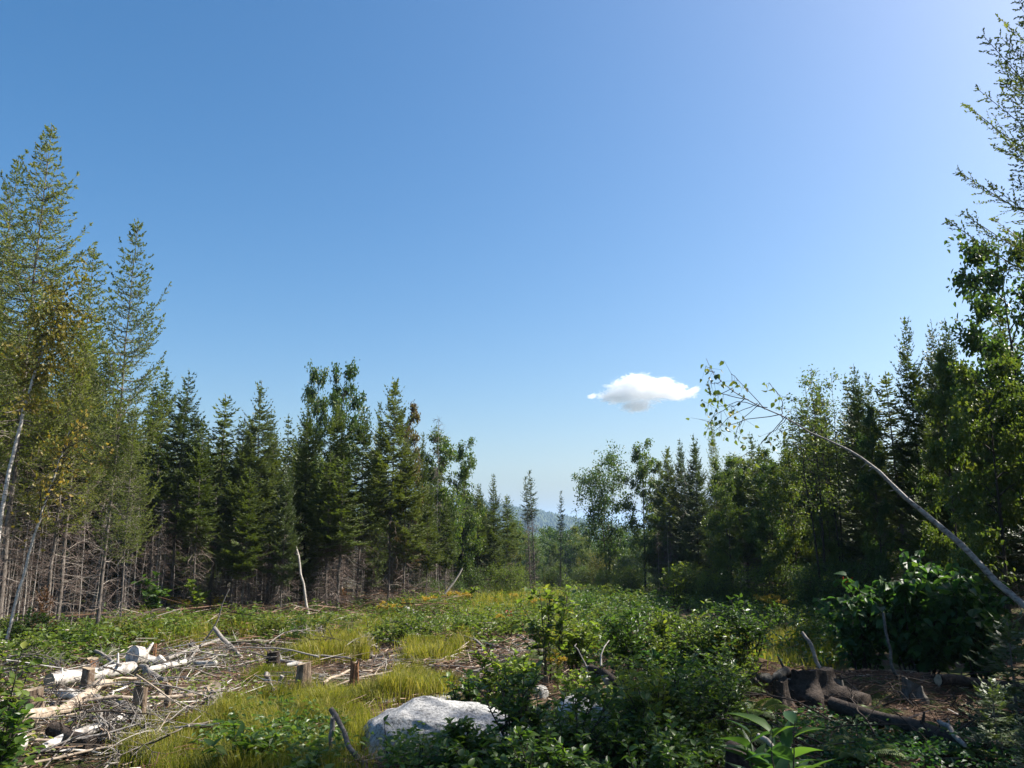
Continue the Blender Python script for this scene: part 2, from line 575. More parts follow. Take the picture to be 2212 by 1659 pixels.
# ------------------------------------------------------------------ plant builders (each returns MB shapes, base at the origin)
def conifer(H, Rc, cb, seed, style='spruce', bare=True, dens=1.0, trunk_r=None, fine=1.0, nd=None, pe=None):
    """Trunk, dead twigs, needles. H height, Rc crown radius, cb where the crown starts (share of H)."""
    r = np.random.RandomState(seed)
    trunk, dead, crown = MB(), MB(), MB()
    tr = trunk_r or H * .0045 + .012
    zs = np.linspace(-.15, H, 14)
    wob = np.cumsum(r.normal(0, .012, (14, 2)), 0) * (H / 7)
    wob -= wob[1]
    tp = np.column_stack([wob, zs])
    trunk.tube(tp, np.maximum(tr * (1 - np.clip(zs, 0, H) / H) ** .85, .006) + np.where(zs < .05, tr * .3, 0), 7)

    def axis_at(z):
        return np.column_stack([np.interp(z, zs, wob[:, 0]), np.interp(z, zs, wob[:, 1]), z])
    larch = style == 'larch'
    # whorls
    z, zl = H * cb, []
    step = (.2 if not larch else .22)
    while z < H - .12:
        t = (z - H * cb) / (H * (1 - cb))
        k = (5 if t < .85 else 4) - larch
        a0 = r.rand() * 6.28
        for q in range(k):
            zl.append((z + r.normal(0, .03), a0 + q * 6.28 / k + r.normal(0, .25)))
        if t < .9:
            for q in range(int((1 if larch else 3) * dens)):
                zl.append((z + r.uniform(.05, step), r.rand() * 6.28))
        z += step * r.uniform(.85, 1.2) * (1 if t < .75 else 1.25)
    for zb, az in zl:
        t = np.clip((zb - H * cb) / (H * (1 - cb)), 0, 1)
        prof = (1 - t) ** (pe or (.78 if not larch else .85))
        low = np.clip(t / .12, .45, 1)
        Lb = (Rc * prof * low + .07) * r.uniform(.62, 1.12) * (1.25 if (larch and r.rand() < .12) else 1)
        el = math.radians((-12 + 62 * t ** 1.6) if not larch else (-4 + 55 * t ** 1.3)) + r.normal(0, .12)
        h = np.array([math.cos(az), math.sin(az), 0])
        npt = 7
        s = np.linspace(0, 1, npt)
        curl = (.22 if not larch else .42) * Lb
        sag = -.1 * Lb
        side = np.array([-h[1], h[0], 0]) * r.normal(0, .12)
        B = axis_at(np.array([zb]))[0] + h * (Lb * math.cos(el) * s)[:, None] + side * (Lb * s ** 2)[:, None]
        B[:, 2] += Lb * math.sin(el) * s + curl * s ** 2.5 + sag * np.sin(s * 3.14)
        trunk.sticks(B[:-1:2], B[[2, 4, 6]], np.array([.011, .007, .004]) * (Lb + .3), np.array([.007, .004, .002]) * (Lb + .3)) if Lb > .25 else None
        sp = (.062 if not larch else .095) / fine
        nt_ = max(3, int(Lb / sp))
        ss = np.linspace(.1 if t > .4 else .22, 1, nt_) + r.normal(0, .01, nt_)
        ss = np.clip(ss, 0, 1)
        Pb = np.column_stack([np.interp(ss, s, B[:, c]) for c in range(3)])
        T = nrm(np.column_stack([np.interp(ss, s, np.gradient(B[:, c])) for c in range(3)]))
        Sd = nrm(np.cross(T, [0, 0, 1.0]))
        Up = np.cross(Sd, T)
        for sg in (-1, 1):
            ang = np.radians(r.uniform(38, 62, nt_))[:, None]
            D = T * np.cos(ang) + Sd * sg * np.sin(ang) + Up * r.normal(.05 if not larch else -.05, .22, (nt_, 1))
            D = nrm(D)
            TL = np.clip(.42 * Lb * (1.05 - ss) + .06, .07, .34) * r.uniform(.6, 1.2, nt_) * (1.25 if larch else 1)
            tint = np.clip(r.normal(.45, .2, nt_) + .15 * (ss - .5), 0, 1)
            if not larch:
                crown.blades(Pb, D, Up + r.normal(0, .3, (nt_, 3)), TL, .036 / fine ** .5, tint, wide=.4)
                crown.blades(Pb, D, Sd + r.normal(0, .3, (nt_, 3)), TL * .9, .03 / fine ** .5, tint, wide=.4)
                big = TL > .15
                if big.any():
                    for f_ in (.4, .68):
                        for s2 in (-1, 1):
                            D2 = nrm(D[big] * .75 + nrm(np.cross(D[big], Up[big])) * s2 * .65)
                            crown.blades(Pb[big] + D[big] * TL[big][:, None] * f_, D2, Up[big] + r.normal(0, .3, (big.sum(), 3)), TL[big] * .45, .034 / fine ** .5, tint[big])
            else:
                trunk.sticks(Pb, Pb + D * TL[:, None], .0028, .0015)
                nk = 11
                ff = (np.arange(nk) + .5) / nk
                Q = (Pb[:, None] + D[:, None] * (TL[:, None] * ff)[..., None]).reshape(-1, 3)
                DQ = nrm(np.repeat(D, nk, 0) * .9 + r.normal(0, .4, (nt_ * nk, 3)))
                crown.blades(Q, DQ, r.normal(0, 1, (nt_ * nk, 3)), r.uniform(.035, .065, nt_ * nk), .027, np.repeat(tint, nk), wide=.5)
        if not larch:
            crown.blades(Pb, T + r.normal(0, .1, (nt_, 3)), Up, .1, .04, .55)
        else:
            Q = np.repeat(Pb, 3, 0) + r.normal(0, .015, (nt_ * 3, 3))
            crown.blades(Q, nrm(np.repeat(T, 3, 0) * .6 + r.normal(0, .6, (nt_ * 3, 3))), r.normal(0, 1, (nt_ * 3, 3)), .05, .022, .5)
    # leader and stem needles
    zz = np.linspace(H * .8, H, 26)
    P = axis_at(zz)
    crown.blades(P, np.column_stack([r.normal(0, .5, (26, 2)), np.ones(26)]), r.normal(0, 1, (26, 3)), .07, .022, .7)
    # dead lower branches
    if bare:
        nd = nd or int(105 * max(.25, cb) / .45)
        zb = r.uniform(.25, H * cb * 1.12, nd)
        az = r.rand(nd) * 6.28
        L = r.uniform(.2, .8, nd) * Rc * .85
        A = axis_at(zb)
        hd = np.column_stack([np.cos(az), np.sin(az), r.normal(-.02, .3, nd)])
        mid = A + hd * L[:, None] * .5
        end = A + hd * L[:, None] + np.column_stack([np.zeros((nd, 2)), -.18 * L + r.normal(0, .06, nd)])
        ti = r.uniform(0, 1, nd)
        dead.sticks(A, mid, .006, .004, ti)
        dead.sticks(mid, end, .005, .0025, ti)
        for q in range(6):
            f_ = r.uniform(.2, 1, nd)[:, None]
            st = np.where(f_ < .5, A + (mid - A) * f_ * 2, mid + (end - mid) * (f_ * 2 - 1))
            en = st + nrm(hd + r.normal(0, .75, (nd, 3)) + np.array([0, 0, -.2])) * r.uniform(.1, .36, (nd, 1))
            dead.sticks(st, en, .0035, .0018, ti * .8)
    return trunk, dead, crown


def broadleaf(H, Rc, cb, seed, nleaf=6000, ll=.075, lw=.05, stems=1, trunk_r=None, droop=.2, spread=.22, shape='round', lean=(0, 0), up=1.0, density_drop=0.0):
    r = np.random.RandomState(seed)
    wood, leaves = MB(), MB()
    tr = trunk_r or H * .01
    tips, dirs = [], []
    for st in range(stems):
        a0 = r.rand() * 6.28
        off = np.array([math.cos(a0), math.sin(a0), 0]) * (.12 * st)
        outw = np.array([math.cos(a0), math.sin(a0)]) * (.14 if stems > 1 else .02) * H * r.uniform(.5, 1)
        hh = H * r.uniform(.85, 1) if st else H
        zs = np.linspace(-.15, hh, 12)
        q = np.clip(zs / hh, 0, 1)
        X = np.column_stack([outw[0] * q ** 1.3 + lean[0] * q ** 1.5 + np.cumsum(r.normal(0, .012, 12)) * H / 7, outw[1] * q ** 1.3 + lean[1] * q ** 1.5 + np.cumsum(r.normal(0, .012, 12)) * H / 7, zs]) + off
        rr = np.maximum(tr * (1 - q) ** .8, .006) * (1 if stems == 1 else .75)
        wood.tube(X, rr, 7)
        nb = int(r.uniform(22, 28) * (1 if stems == 1 else .7))
        for b in range(nb):
            t = cb + (1 - cb) * (b + r.rand()) / nb
            zb = t * hh
            p0 = np.array([np.interp(zb, zs, X[:, c]) for c in range(3)])
            u = (t - cb) / (1 - cb)
            prof = {'round': math.sqrt(max(.06, 1 - (1.35 * u - .45) ** 2)), 'tall': (1 - u) ** .5 * .9 + .12, 'fan': .35 + .65 * u}[shape]
            L = Rc * prof * r.uniform(.65, 1.15)
            az = r.rand() * 6.28
            el = r.uniform(.15, .7) * up + .35 * u
            d0 = np.array([math.cos(az) * math.cos(el), math.sin(az) * math.cos(el), math.sin(el)])
            s = np.linspace(0, 1, 6)
            B = p0 + d0 * (L * s)[:, None] + np.column_stack([np.zeros((6, 2)), -droop * L * s ** 2]) + np.cumsum(r.normal(0, .03, (6, 3)), 0) * L
            wood.tube(B, np.maximum(rr.max() * .42 * (1 - s) * (1 - u * .5), .004), 4)
            ns = max(4, int(L * 7))
            for k in range(ns):
                f_ = r.uniform(.25, 1)
                ps = np.array([np.interp(f_, s, B[:, c]) for c in range(3)])
                ds = d0 * .6 + r.normal(0, .6, 3)
                ds /= np.linalg.norm(ds)
                l2 = L * r.uniform(.18, .42) + .08
                e = ps + ds * l2
                wood.sticks(ps[None], e[None], .005, .002)
                for _ in range(3):
                    g = r.rand()
                    tips.append(ps + (e - ps) * g)
                    dirs.append(ds)
                tips.append(e)
                dirs.append(ds)
    tips, dirs = np.array(tips), np.array(dirs)
    w = r.rand(len(tips)) ** .7
    w[r.rand(len(tips)) < .22] = 0
    idx = r.choice(len(tips), nleaf, p=w / w.sum())
    P = tips[idx] + r.normal(0, spread * .5, (nleaf, 3)) * np.array([1, 1, .7])
    D = nrm(dirs[idx] * .5 + r.normal(0, .6, (nleaf, 3)) + np.array([0, 0, -.35]))
    Nn = nrm(r.normal(0, .55, (nleaf, 3)) + np.array([0, 0, 1.0]))
    clump = r.normal(0, .16, len(tips))[idx]
    leaves.leaves(P, D, Nn, ll * r.uniform(.7, 1.3, nleaf), lw * r.uniform(.7, 1.3, nleaf), np.clip(.45 + clump + r.normal(0, .16, nleaf), 0, 1))
    return wood, leaves


def bush(H, Rc, seed, nstem=9, per=34, ll=.08, lw=.045, upright=.7, side=True, hang=0.0):
    """Leafy shrub: stems and leaf positions (P, D, N, L, W, tint)."""
    r = np.random.RandomState(seed)
    wood = MB()
    out = []
    for k in range(nstem):
        az = r.rand() * 6.28
        hh = H * (1.12 if k == 0 else r.uniform(.6, 1.08))
        rad = Rc * r.uniform(.15, 1) * (1 - upright * .3)
        s = np.linspace(0, 1, 8)
        b0 = np.array([math.cos(az), math.sin(az), 0]) * Rc * .18 * r.rand()
        X = b0 + np.column_stack([math.cos(az) * rad * s ** 1.25, math.sin(az) * rad * s ** 1.25, hh * (s - .12 * s ** 2.5) - .05]) + np.cumsum(r.normal(0, .012, (8, 3)), 0) * H
        wood.tube(X, np.maximum((.008 + .004 * H) * (1 - s * .85), .0025), 5)
        axes = [(X, per)]
        if side:
            for _ in range(4):
                f_ = r.uniform(.25, .85)
                p0 = np.array([np.interp(f_, s, X[:, c]) for c in range(3)])
                d = nrm(r.normal(0, 1, 3) * np.array([1, 1, .4]) + np.array([0, 0, .7]))
                Y = p0 + d * (H * r.uniform(.18, .4) * np.linspace(0, 1, 4))[:, None]
                wood.tube(Y, np.linspace(.005, .002, 4), 4)
                axes.append((Y, per // 3))
        for Y, cnt in axes:
            ss = np.linspace(0, 1, len(Y))
            f_ = np.sort(r.uniform(.22 if cnt == per else .05, 1, cnt))
            P = np.column_stack([np.interp(f_, ss, Y[:, c]) for c in range(3)])
            T = nrm(np.column_stack([np.interp(f_, ss, np.gradient(Y[:, c])) for c in range(3)]))
            az2 = np.arange(cnt) * 2.4 + r.normal(0, .5, cnt)
            D = nrm(np.column_stack([np.cos(az2), np.sin(az2), r.normal(.15, .35, cnt)]) + T * (.55 - hang * .4) - np.array([0, 0, hang]))
            Nn = nrm(np.column_stack([r.normal(0, .4, (cnt, 2)), np.ones(cnt)]) - D * .1)
            L = ll * r.uniform(.55, 1.25, cnt)
            out.append((P, D, Nn, L, np.clip(r.normal(.42, .2, cnt) + .2 * (f_ - .6), 0, 1)))
    P, D, Nn, L, T = [np.concatenate([o[i] for o in out]) for i in range(5)]
    return wood, (P, D, Nn, L, L * lw / ll, T)


LEAFMESH = {}


def leaf_mesh(mat, aspect, broad=False):
    key = (mat, round(aspect, 2), broad)
    if key not in LEAFMESH:
        lst = []
        for k, t in enumerate((.1, .3, .5, .7, .95)):
            mb = MB()
            y = np.array([0, .12, .32, .55, .78, 1.0])
            w = np.array([.04, .6, 1, .86, .48, 0]) * aspect * .5 if not broad else np.array([.05, .85, 1, .8, .42, 0]) * aspect * .5
            zc = -.16 * y ** 2 * (1 + .4 * k % 3)
            V = []
            for s_ in (-1, 0, 1):
                V.append(np.column_stack([s_ * w, y, zc + abs(s_) * w * (.25 + .08 * k)]))
            V = np.concatenate(V)
            F = []
            for a in (0, 6):
                for i in range(5):
                    F.append([a + i, a + 6 + i, a + 6 + i + 1, a + i + 1])
            mb.add(V, F, t)
            lst.append(mb.mesh('leaf', M[mat], True))
        LEAFMESH[key] = lst
    return LEAFMESH[key]


def leaf_objects(parent, data, mat, aspect, broad=False, most=280, name='leaf'):
    """The largest leaves as parts of their own, the rest as one part."""
    P, D, Nn, L, Wd, T = data
    order = np.argsort(-L)
    ml = leaf_mesh(mat, aspect, broad)
    D = nrm(D)
    S = nrm(np.cross(D, Nn))
    U = np.cross(S, D)
    for i in order[:most]:
        o = bpy.data.objects.new(name, ml[min(4, int(T[i] * 5))])
        COL.objects.link(o)
        o.parent = parent
        l = L[i]
        o.matrix_basis = Matrix(((S[i, 0] * l, D[i, 0] * l, U[i, 0] * l, P[i, 0]), (S[i, 1] * l, D[i, 1] * l, U[i, 1] * l, P[i, 1]), (S[i, 2] * l, D[i, 2] * l, U[i, 2] * l, P[i, 2]), (0, 0, 0, 1)))
    rest = order[most:]
    if len(rest):
        mb = MB()
        mb.leaves(P[rest], D[rest], Nn[rest], L[rest], Wd[rest], T[rest])
        tag(mb.build('leaves', M[mat], parent), kind='stuff')


# ------------------------------------------------------------------ tree library: each kind is a set of shared meshes
LIB = {}


def lib(kind, H, parts):
    LIB.setdefault(kind, []).append((H, [(nm, mb.mesh(kind + '_' + nm, mat, sm)) for nm, mb, mat, sm in parts if mb.n]))


def lib_conifer(kind, H, Rc, cb, seed, style, needle, bark, **kw):
    t, d, c = conifer(H, Rc, cb, seed, style, **kw)
    lib(kind, H, [('trunk', t, M[bark], True), ('dead_branches', d, M['dead'], False), ('crown', c, M[needle], False)])


for i in range(3):
    lib_conifer('spruce_tree', 6.5, (1.2, 1.35, 1.1)[i], (.32, .4, .36)[i], 11 + i, 'spruce', 'spruce', 'bark')
for i in range(2):
    lib_conifer('blue_spruce_tree', 6.5, (1.15, 1.25)[i], (.34, .26)[i], 21 + i, 'spruce', 'spruce_blue', 'bark')
for i in range(2):
    lib_conifer('slim_spruce_tree', 5.5, (.75, .65)[i], (.4, .42)[i], 31 + i, 'spruce', 'spruce', 'bark')
lib_conifer('full_spruce_tree', 7.0, 1.5, .1, 41, 'spruce', 'spruce_blue', 'bark_dark')
lib_conifer('full_spruce_tree', 7.0, 1.25, .13, 42, 'spruce', 'spruce', 'bark_dark')
lib_conifer('tuft_spruce_tree', 6.0, .5, .62, 45, 'spruce', 'spruce_blue', 'bark', dens=.6)
lib_conifer('larch_tree', 10, 1.75, .33, 51, 'larch', 'larch', 'bark')
lib_conifer('larch_tree', 8, 1.45, .36, 52, 'larch', 'larch', 'bark')
lib_conifer('tall_larch_tree', 13, 2.35, .42, 53, 'larch', 'larch', 'bark', fine=1.15, pe=.6)
lib_conifer('sapling_spruce', 1.5, .5, .05, 61, 'spruce', 'spruce_blue', 'bark', bare=False, fine=1.4)
for i in range(3):
    w, l = broadleaf(6.5, 1.6, (.12, .25, .1)[i], 71 + i, 8500, .105, .075, shape=('round', 'round', 'tall')[i])
    for kind, mt in (('maple_tree', 'maple'), ('golden_tree', 'gold'), ('red_tree', 'red')):
        lib(kind, 6.5, [('trunk', w, M['bark_dark'], True), ('crown', l, M[mt], False)])
for i in range(2):
    w, l = broadleaf(6.5, .8, .45, 81 + i, 1900, .06, .045, stems=1 + i * 2, trunk_r=.04, droop=.25, shape='tall', spread=.16)
    lib('slim_birch_tree', 6.5, [('trunk', w, M['bark_birch'] if i == 0 else M['bark_dark'], True), ('crown', l, M['birch_leaf'] if i else M['gold'], False)])
w, l = broadleaf(5.5, 2.0, .22, 85, 9000, .1, .07, stems=3, droop=.35, shape='fan', spread=.26)
lib('spreading_tree', 5.5, [('trunk', w, M['bark_dark'], True), ('crown', l, M['maple'], False)])
for i in range(2):
    w, l = broadleaf(2.0, 1.3, .08, 87 + i, 4200, .075, .055, stems=5, shape='round', spread=.2)
    for kind, mt in (('round_bush', 'herb'), ('orange_bush', 'orange'), ('dark_bush', 'maple')):
        lib(kind, 2.0, [('stems', w, M['bark_dark'], True), ('crown', l, M[mt], False)])
for i in range(2):
    t, d, c = conifer(5.0, .55, .9, 91 + i, 'spruce', dens=.5, trunk_r=.022, nd=(70, 26)[i])
    lib('bare_pole', 5.0, [('trunk', t, M['bark_pole'], True), ('dead_branches', d, M['dead'], False)])


def topz(py, d):
    rr = (384 - py * K) / FPX
    return CAMZ + d * (rr * CP + SP) / (CP - rr * SP)


def plant(kind, px, py, d, label, cat='tree', group=None, var=0, rz=None, wide=1.0, lean=0.0, x=None):
    """A tree whose tip is seen at (px, py) of the photograph, standing d metres out."""
    H, parts = LIB[kind][var % len(LIB[kind])]
    zt = topz(py, d)
    xx = pt(px, py, d)[0] if x is None else x
    zg = float(terrain(xx, d))
    s = (zt - zg) / H
    o = empty(kind, (xx - lean * (zt - zg), d, zg), 0)
    tl = .025 if 'packed' in label or 'stem with dry' in label else .006
    o.rotation_euler = (R.normal(0, tl), R.normal(0, tl), R.rand() * 6.28 if rz is None else rz)
    if lean:
        o.rotation_euler = (0, math.atan(lean), 0)
    o.scale = (s * wide, s * wide, s)
    for nm, me in parts:
        c = bpy.data.objects.new(nm, me)
        COL.objects.link(c)
        c.parent = o
        if nm == 'dead_branches':
            c['kind'] = 'stuff'
    tag(o, label, cat, group)
    return o


LG, RG, FG = 'conifers along the left edge of the clearing', 'trees along the right edge of the clearing', 'trees at the far end of the clearing'
# left stand, front rows
plant('larch_tree', 118, 275, 15.0, 'tallest larch, feathery, with a bare twiggy tip above the left stand', group=LG, var=0, wide=.95)
plant('larch_tree', 290, 475, 14.0, 'narrow open larch with a clear grey trunk beside the tallest larch', group=LG, var=1, wide=.72)
plant('larch_tree', 205, 535, 16.6, 'thin pale larch between the tallest larch and the narrow one', group=LG, var=1, wide=.9)
plant('larch_tree', 38, 345, 17.2, 'shaggy larch just left of the tallest one, its tip bent', group=LG, var=0, wide=.85)
plant('larch_tree', -38, 440, 16.5, 'larch cut off by the left border of the photo', group=LG, var=0)
plant('larch_tree', 300, 880, 13.6, 'spindly young larch with a straight brown stem before the narrow larch', group=LG, var=1, wide=.95)
plant('larch_tree', 165, 690, 15.6, 'low yellow-green larch filling the gap under the tallest larch', group=LG, var=0, wide=1.15)
plant('full_spruce_tree', 8, 640, 19.5, 'dark spruce behind the larches at the left border', group=LG, var=1)
plant('spruce_tree', 362, 795, 21.0, 'dark spruce right behind the narrow larch', group=LG, var=2)
plant('blue_spruce_tree', 405, 798, 20.2, 'bluish spruce with a long thin leader next to the narrow larch', group=LG, var=0)
plant('slim_spruce_tree', 443, 905, 18.8, 'short slim spruce under the bluish long-leadered one', group=LG, var=0)
plant('slim_spruce_tree', 481, 852, 20.4, 'slim spruce with bristly upright tip standing clear against the sky', group=LG, var=1, wide=1.4)
plant('blue_spruce_tree', 523, 900, 20.0, 'blue-green spruce touching the tall cross-topped spruce', group=LG, var=1)
plant('blue_spruce_tree', 563, 822, 20.3, 'tall spruce whose tip carries cross-like twigs', group=LG, var=0, wide=.95)
plant('spruce_tree', 540, 1010, 18.2, 'low green spruce in front of the cross-topped spruce', group=LG, var=0, wide=1.2)
plant('slim_spruce_tree', 597, 935, 20.8, 'small spruce right of the cross-topped spruce', group=LG, var=0, wide=1.3)
plant('blue_spruce_tree', 622, 1001, 18.6, 'pale grey-green young spruce with drooping sides in the left stand', group=LG, var=1, wide=.85)
plant('spruce_tree', 640, 950, 22.5, 'green spruce half hidden behind the pale young spruce', group=LG, var=1)
plant('full_spruce_tree', 672, 857, 21.6, 'broad dark spruce below the maple crown', group=LG, var=1, wide=.95)
plant('spruce_tree', 734, 866, 21.4, 'dense dark spruce directly under the highest maple leaves', group=LG, var=0)
plant('maple_tree', 738, 804, 26.0, 'dark green maple whose crown tops the middle of the left stand', group=LG, var=1, wide=.5)
plant('maple_tree', 688, 812, 25.0, 'maple limb with dark leaf clusters left of the top maple', group=LG, var=1, wide=.42)
plant('slim_spruce_tree', 717, 974, 20.0, 'yellow-green young spruce lit in front of the dark spruces', group=LG, var=0, wide=1.5)
plant('slim_spruce_tree', 741, 985, 19.7, 'young spruce just right of the yellow-green one', group=LG, var=1, wide=1.7)
plant('spruce_tree', 784, 876, 22.4, 'spruce with thin spire between maple and the pointed brown-tipped spruce', group=LG, var=2)
plant('full_spruce_tree', 820, 870, 24.2, 'narrow black-tipped spruce left of the straight tall spruce', group=LG, var=1, wide=.55)
plant('spruce_tree', 851, 823, 21.5, 'straight tall spruce with long bare trunk at the corner of the left stand', group=LG, var=1, wide=.95)
plant('spruce_tree', 880, 950, 21.6, 'sunlit yellow-green spruce beside the straight tall spruce', group=LG, var=0, wide=1.0)
plant('red_tree', 889, 892, 26.5, 'reddish maple peeping out behind the straight tall spruce', group=LG, var=2, wide=.5)
plant('full_spruce_tree', 914, 935, 27.0, 'dark spruce with brownish tip behind the reddish maple', group=LG, var=1, wide=.7)
plant('maple_tree', 955, 950, 29.0, 'loose grey-green tree leaning out right of the brown-tipped spruce', group=LG, var=1, wide=.8)
plant('maple_tree', 1000, 965, 30.0, 'airy treetop reaching furthest right of the left stand', group=LG, var=0, wide=.6)
plant('bare_pole', 948, 903, 28.0, 'bare grey dead tree top above the loose tree', group=LG, var=0, wide=.6)
plant('spruce_tree', 965, 1071, 24.0, 'short spruce on thin stem in front of the loose grey-green tree', group=LG, var=2)
plant('spruce_tree', 925, 1040, 23.0, 'green spruce leaning over the bare brown twigs at the stand corner', group=LG, var=0)
plant('spruce_tree', 1033, 1044, 31.0, 'spruce with fine spire left of the twin-stemmed pair', group=LG, var=2)
plant('full_spruce_tree', 1069, 1024, 31.5, 'dense dark pointed spruce nearest the valley gap on the left', group=LG, var=1, wide=.85)
plant('slim_spruce_tree', 1095, 1069, 33.0, 'little spruce behind the dense pointed one', group=LG, var=0, wide=1.4)
plant('golden_tree', 1110, 1138, 34.0, 'sunlit yellow-green young birch at the left of the valley gap', group=FG, var=2, wide=.7)
plant('tuft_spruce_tree', 1147, 1017, 39.0, 'taller of two thin spruces with long bare stems in the valley gap', group=FG, wide=.95, lean=-.03)
plant('tuft_spruce_tree', 1138, 1030, 39.6, 'shorter of two thin spruces with long bare stems in the valley gap', group=FG, wide=.95, lean=-.03)
plant('tuft_spruce_tree', 1214, 1061, 38.0, 'lone spindly spruce with a tiny crown standing in the gap', group=FG, wide=.75, lean=.03)
plant('bare_pole', 1222, 1170, 37.0, 'dead pole beside the lone spindly spruce', group=FG, var=1)
# far end and right of the gap
plant('orange_bush', 1296, 1204, 44.0, 'round bush turning orange at the far end of the clearing', 'bush', var=0, wide=.75)
plant('round_bush', 1326, 1278, 34.0, 'bright green bush in front of the orange one', 'bush', var=1, wide=.9)
plant('spreading_tree', 1310, 1015, 38.0, 'wide feathery tree reaching left over the valley gap', group=FG, wide=.85)
plant('maple_tree', 1386, 967, 37.0, 'sunlit broad tree beside the feathery one right of the gap', group=FG, var=0, wide=.75)
plant('golden_tree', 1420, 1010, 37.5, 'yellowish slender tree between the broad tree and the spruces', group=FG, var=2, wide=.75)
plant('spruce_tree', 1440, 968, 31.0, 'leftmost pointed spruce right of the valley gap', group=RG, var=1, wide=.9)
plant('full_spruce_tree', 1468, 946, 31.4, 'forked-looking spruce next to the leftmost one right of the gap', group=RG, var=0, wide=.75)
plant('full_spruce_tree', 1498, 936, 29.5, 'dense blue-green spruce left of the bare larch fan', group=RG, var=0, wide=.85)
plant('larch_tree', 1541, 905, 31.0, 'thin larch like an upright fan against the sky right of the gap', group=RG, var=1, wide=.5)
plant('maple_tree', 1560, 1000, 27.0, 'green tree in front of the fan-like larch', group=RG, var=1, wide=.75)
plant('spruce_tree', 1590, 1010, 26.5, 'low spruce among the green trees under the bent birch tip', group=RG, var=0)
plant('golden_tree', 1570, 1040, 25.0, 'backlit yellow-green sapling under the fan-like larch', group=RG, var=0, wide=.6)
plant('slim_spruce_tree', 1637, 962, 26.5, 'thin spire of a spruce under the hanging birch twigs', group=RG, var=0, wide=1.3)
plant('full_spruce_tree', 1693, 930, 27.0, 'narrow dark spruce left of the birch clump', group=RG, var=1, wide=.6)
plant('golden_tree', 1705, 985, 22.5, 'large backlit yellow-green maple in the right stand', group=RG, var=0, wide=.85)
plant('maple_tree', 1660, 1010, 23.0, 'darker maple left of the backlit yellow-green one', group=RG, var=1, wide=.75)
plant('golden_tree', 1790, 1090, 19.5, 'bright low maple lit through, by the dark birch stems', group=RG, var=1, wide=.8)
plant('slim_birch_tree', 1755, 812, 19.2, 'airy birch clump with small round leaves and dark stems', group=RG, var=1, wide=1.2, x=None)
plant('slim_birch_tree', 1790, 818, 19.6, 'second stem of airy birch, right of the clump', group=RG, var=1, wide=1.0)
plant('full_spruce_tree', 1841, 786, 19.5, 'pale-tipped spruce right of the airy birch clump', group=RG, var=0, wide=.8)
plant('full_spruce_tree', 1867, 807, 19.3, 'dark spruce pressed against the pale-tipped one', group=RG, var=1, wide=.75)
plant('maple_tree', 1880, 900, 18.0, 'dark leafy sapling between the two groups of right-hand spruces', group=RG, var=2, wide=.5)
plant('slim_spruce_tree', 1921, 803, 18.0, 'smaller spruce at the foot of the tallest dark spire', group=RG, var=1, wide=1.4)
plant('full_spruce_tree', 1954, 683, 17.5, 'tallest dark spruce spire of the right stand', group=RG, var=1, wide=.8)
plant('blue_spruce_tree', 2006, 695, 17.8, 'twin spruce top, left one of the close pair on the right', group=RG, var=0, wide=.7)
plant('full_spruce_tree', 2038, 685, 17.2, 'twin spruce top, right one of the close pair on the right', group=RG, var=0, wide=.8)
plant('full_spruce_tree', 2155, 640, 15.0, 'massive dark spruce behind the maple at the right border', group=RG, var=1, wide=1.0)
plant('full_spruce_tree', 2075, 800, 15.5, 'shorter dark spruce in front of the twin tops', group=RG, var=0, wide=.95)
plant('full_spruce_tree', 1990, 900, 15.8, 'low dark spruce behind the leaning birch trunk', group=RG, var=1, wide=1.1)
plant('full_spruce_tree', 2230, 700, 12.8, 'dark spruce cut by the right border', group=RG, var=0, wide=1.0)
plant('maple_tree', 2175, 535, 12.6, 'maple with bright leaf edges at the upper right border', group=RG, var=1, wide=.72)
plant('golden_tree', 2120, 800, 11.6, 'yellow-green beech spreading over the right border', group=RG, var=1, wide=.8)
plant('golden_tree', 2030, 790, 13.2, 'yellowing sapling before the dark twin spruces', group=RG, var=2, wide=.55)
plant('tall_larch_tree', 2320, -230, 7.6, 'tall larch whose branches hang into the upper right corner', group=RG, wide=1.0)

# second rows, alike trees that nothing tells apart
g2 = 'spruces standing inside the left stand'
for k in range(80):
    t = R.rand()
    px = 20 + 1060 * t
    d = 18 + 14 * t ** 1.1 + R.uniform(1.5, 6)
    py = (880 + 170 * t + R.uniform(0, 110)) if px > 330 else (R.uniform(680, 860) if px < 190 else R.uniform(850, 960))
    plant(('spruce_tree', 'blue_spruce_tree', 'full_spruce_tree', 'spruce_tree')[k % 4], px, py, d, 'spruce packed inside the left stand behind its front row', group=g2, var=k)
g3 = 'spruces standing inside the right stand'
for k in range(60):
    t = R.rand()
    px = 1400 + 900 * t
    d = 33 - 15 * t + R.uniform(1, 6)
    py = 1040 - 190 * t + R.uniform(0, 120)
    plant(('full_spruce_tree', 'spruce_tree', 'maple_tree', 'full_spruce_tree', 'golden_tree')[k % 5], px, py, d, 'tree packed inside the right stand behind its front row', group=g3, var=k, wide=.9)
g4 = 'thin bare stems along the left stand'
for k in range(230):
    t = R.rand()
    px = -20 + 1000 * t
    d = 14.2 + 13 * t ** 1.05 + R.uniform(-.4, 3.2)
    py = 1370 - 60 * t - R.uniform(60, 400 - 240 * t)
    plant('bare_pole', px, py, d, 'thin bare stem with dry twigs at the edge of the left stand', 'dead tree', g4, var=(k % 3 != 0), lean=R.normal(0, .05))
g5 = 'thin bare stems inside the right stand'
for k in range(26):
    px = R.uniform(1420, 2200)
    d = 30 - 15 * (px - 1420) / 780 + R.uniform(0, 3)
    plant('bare_pole', px, R.uniform(1000, 1180), d, 'thin dark stem in the shade of the right stand', 'dead tree', g5, var=k, lean=R.normal(0, .04))
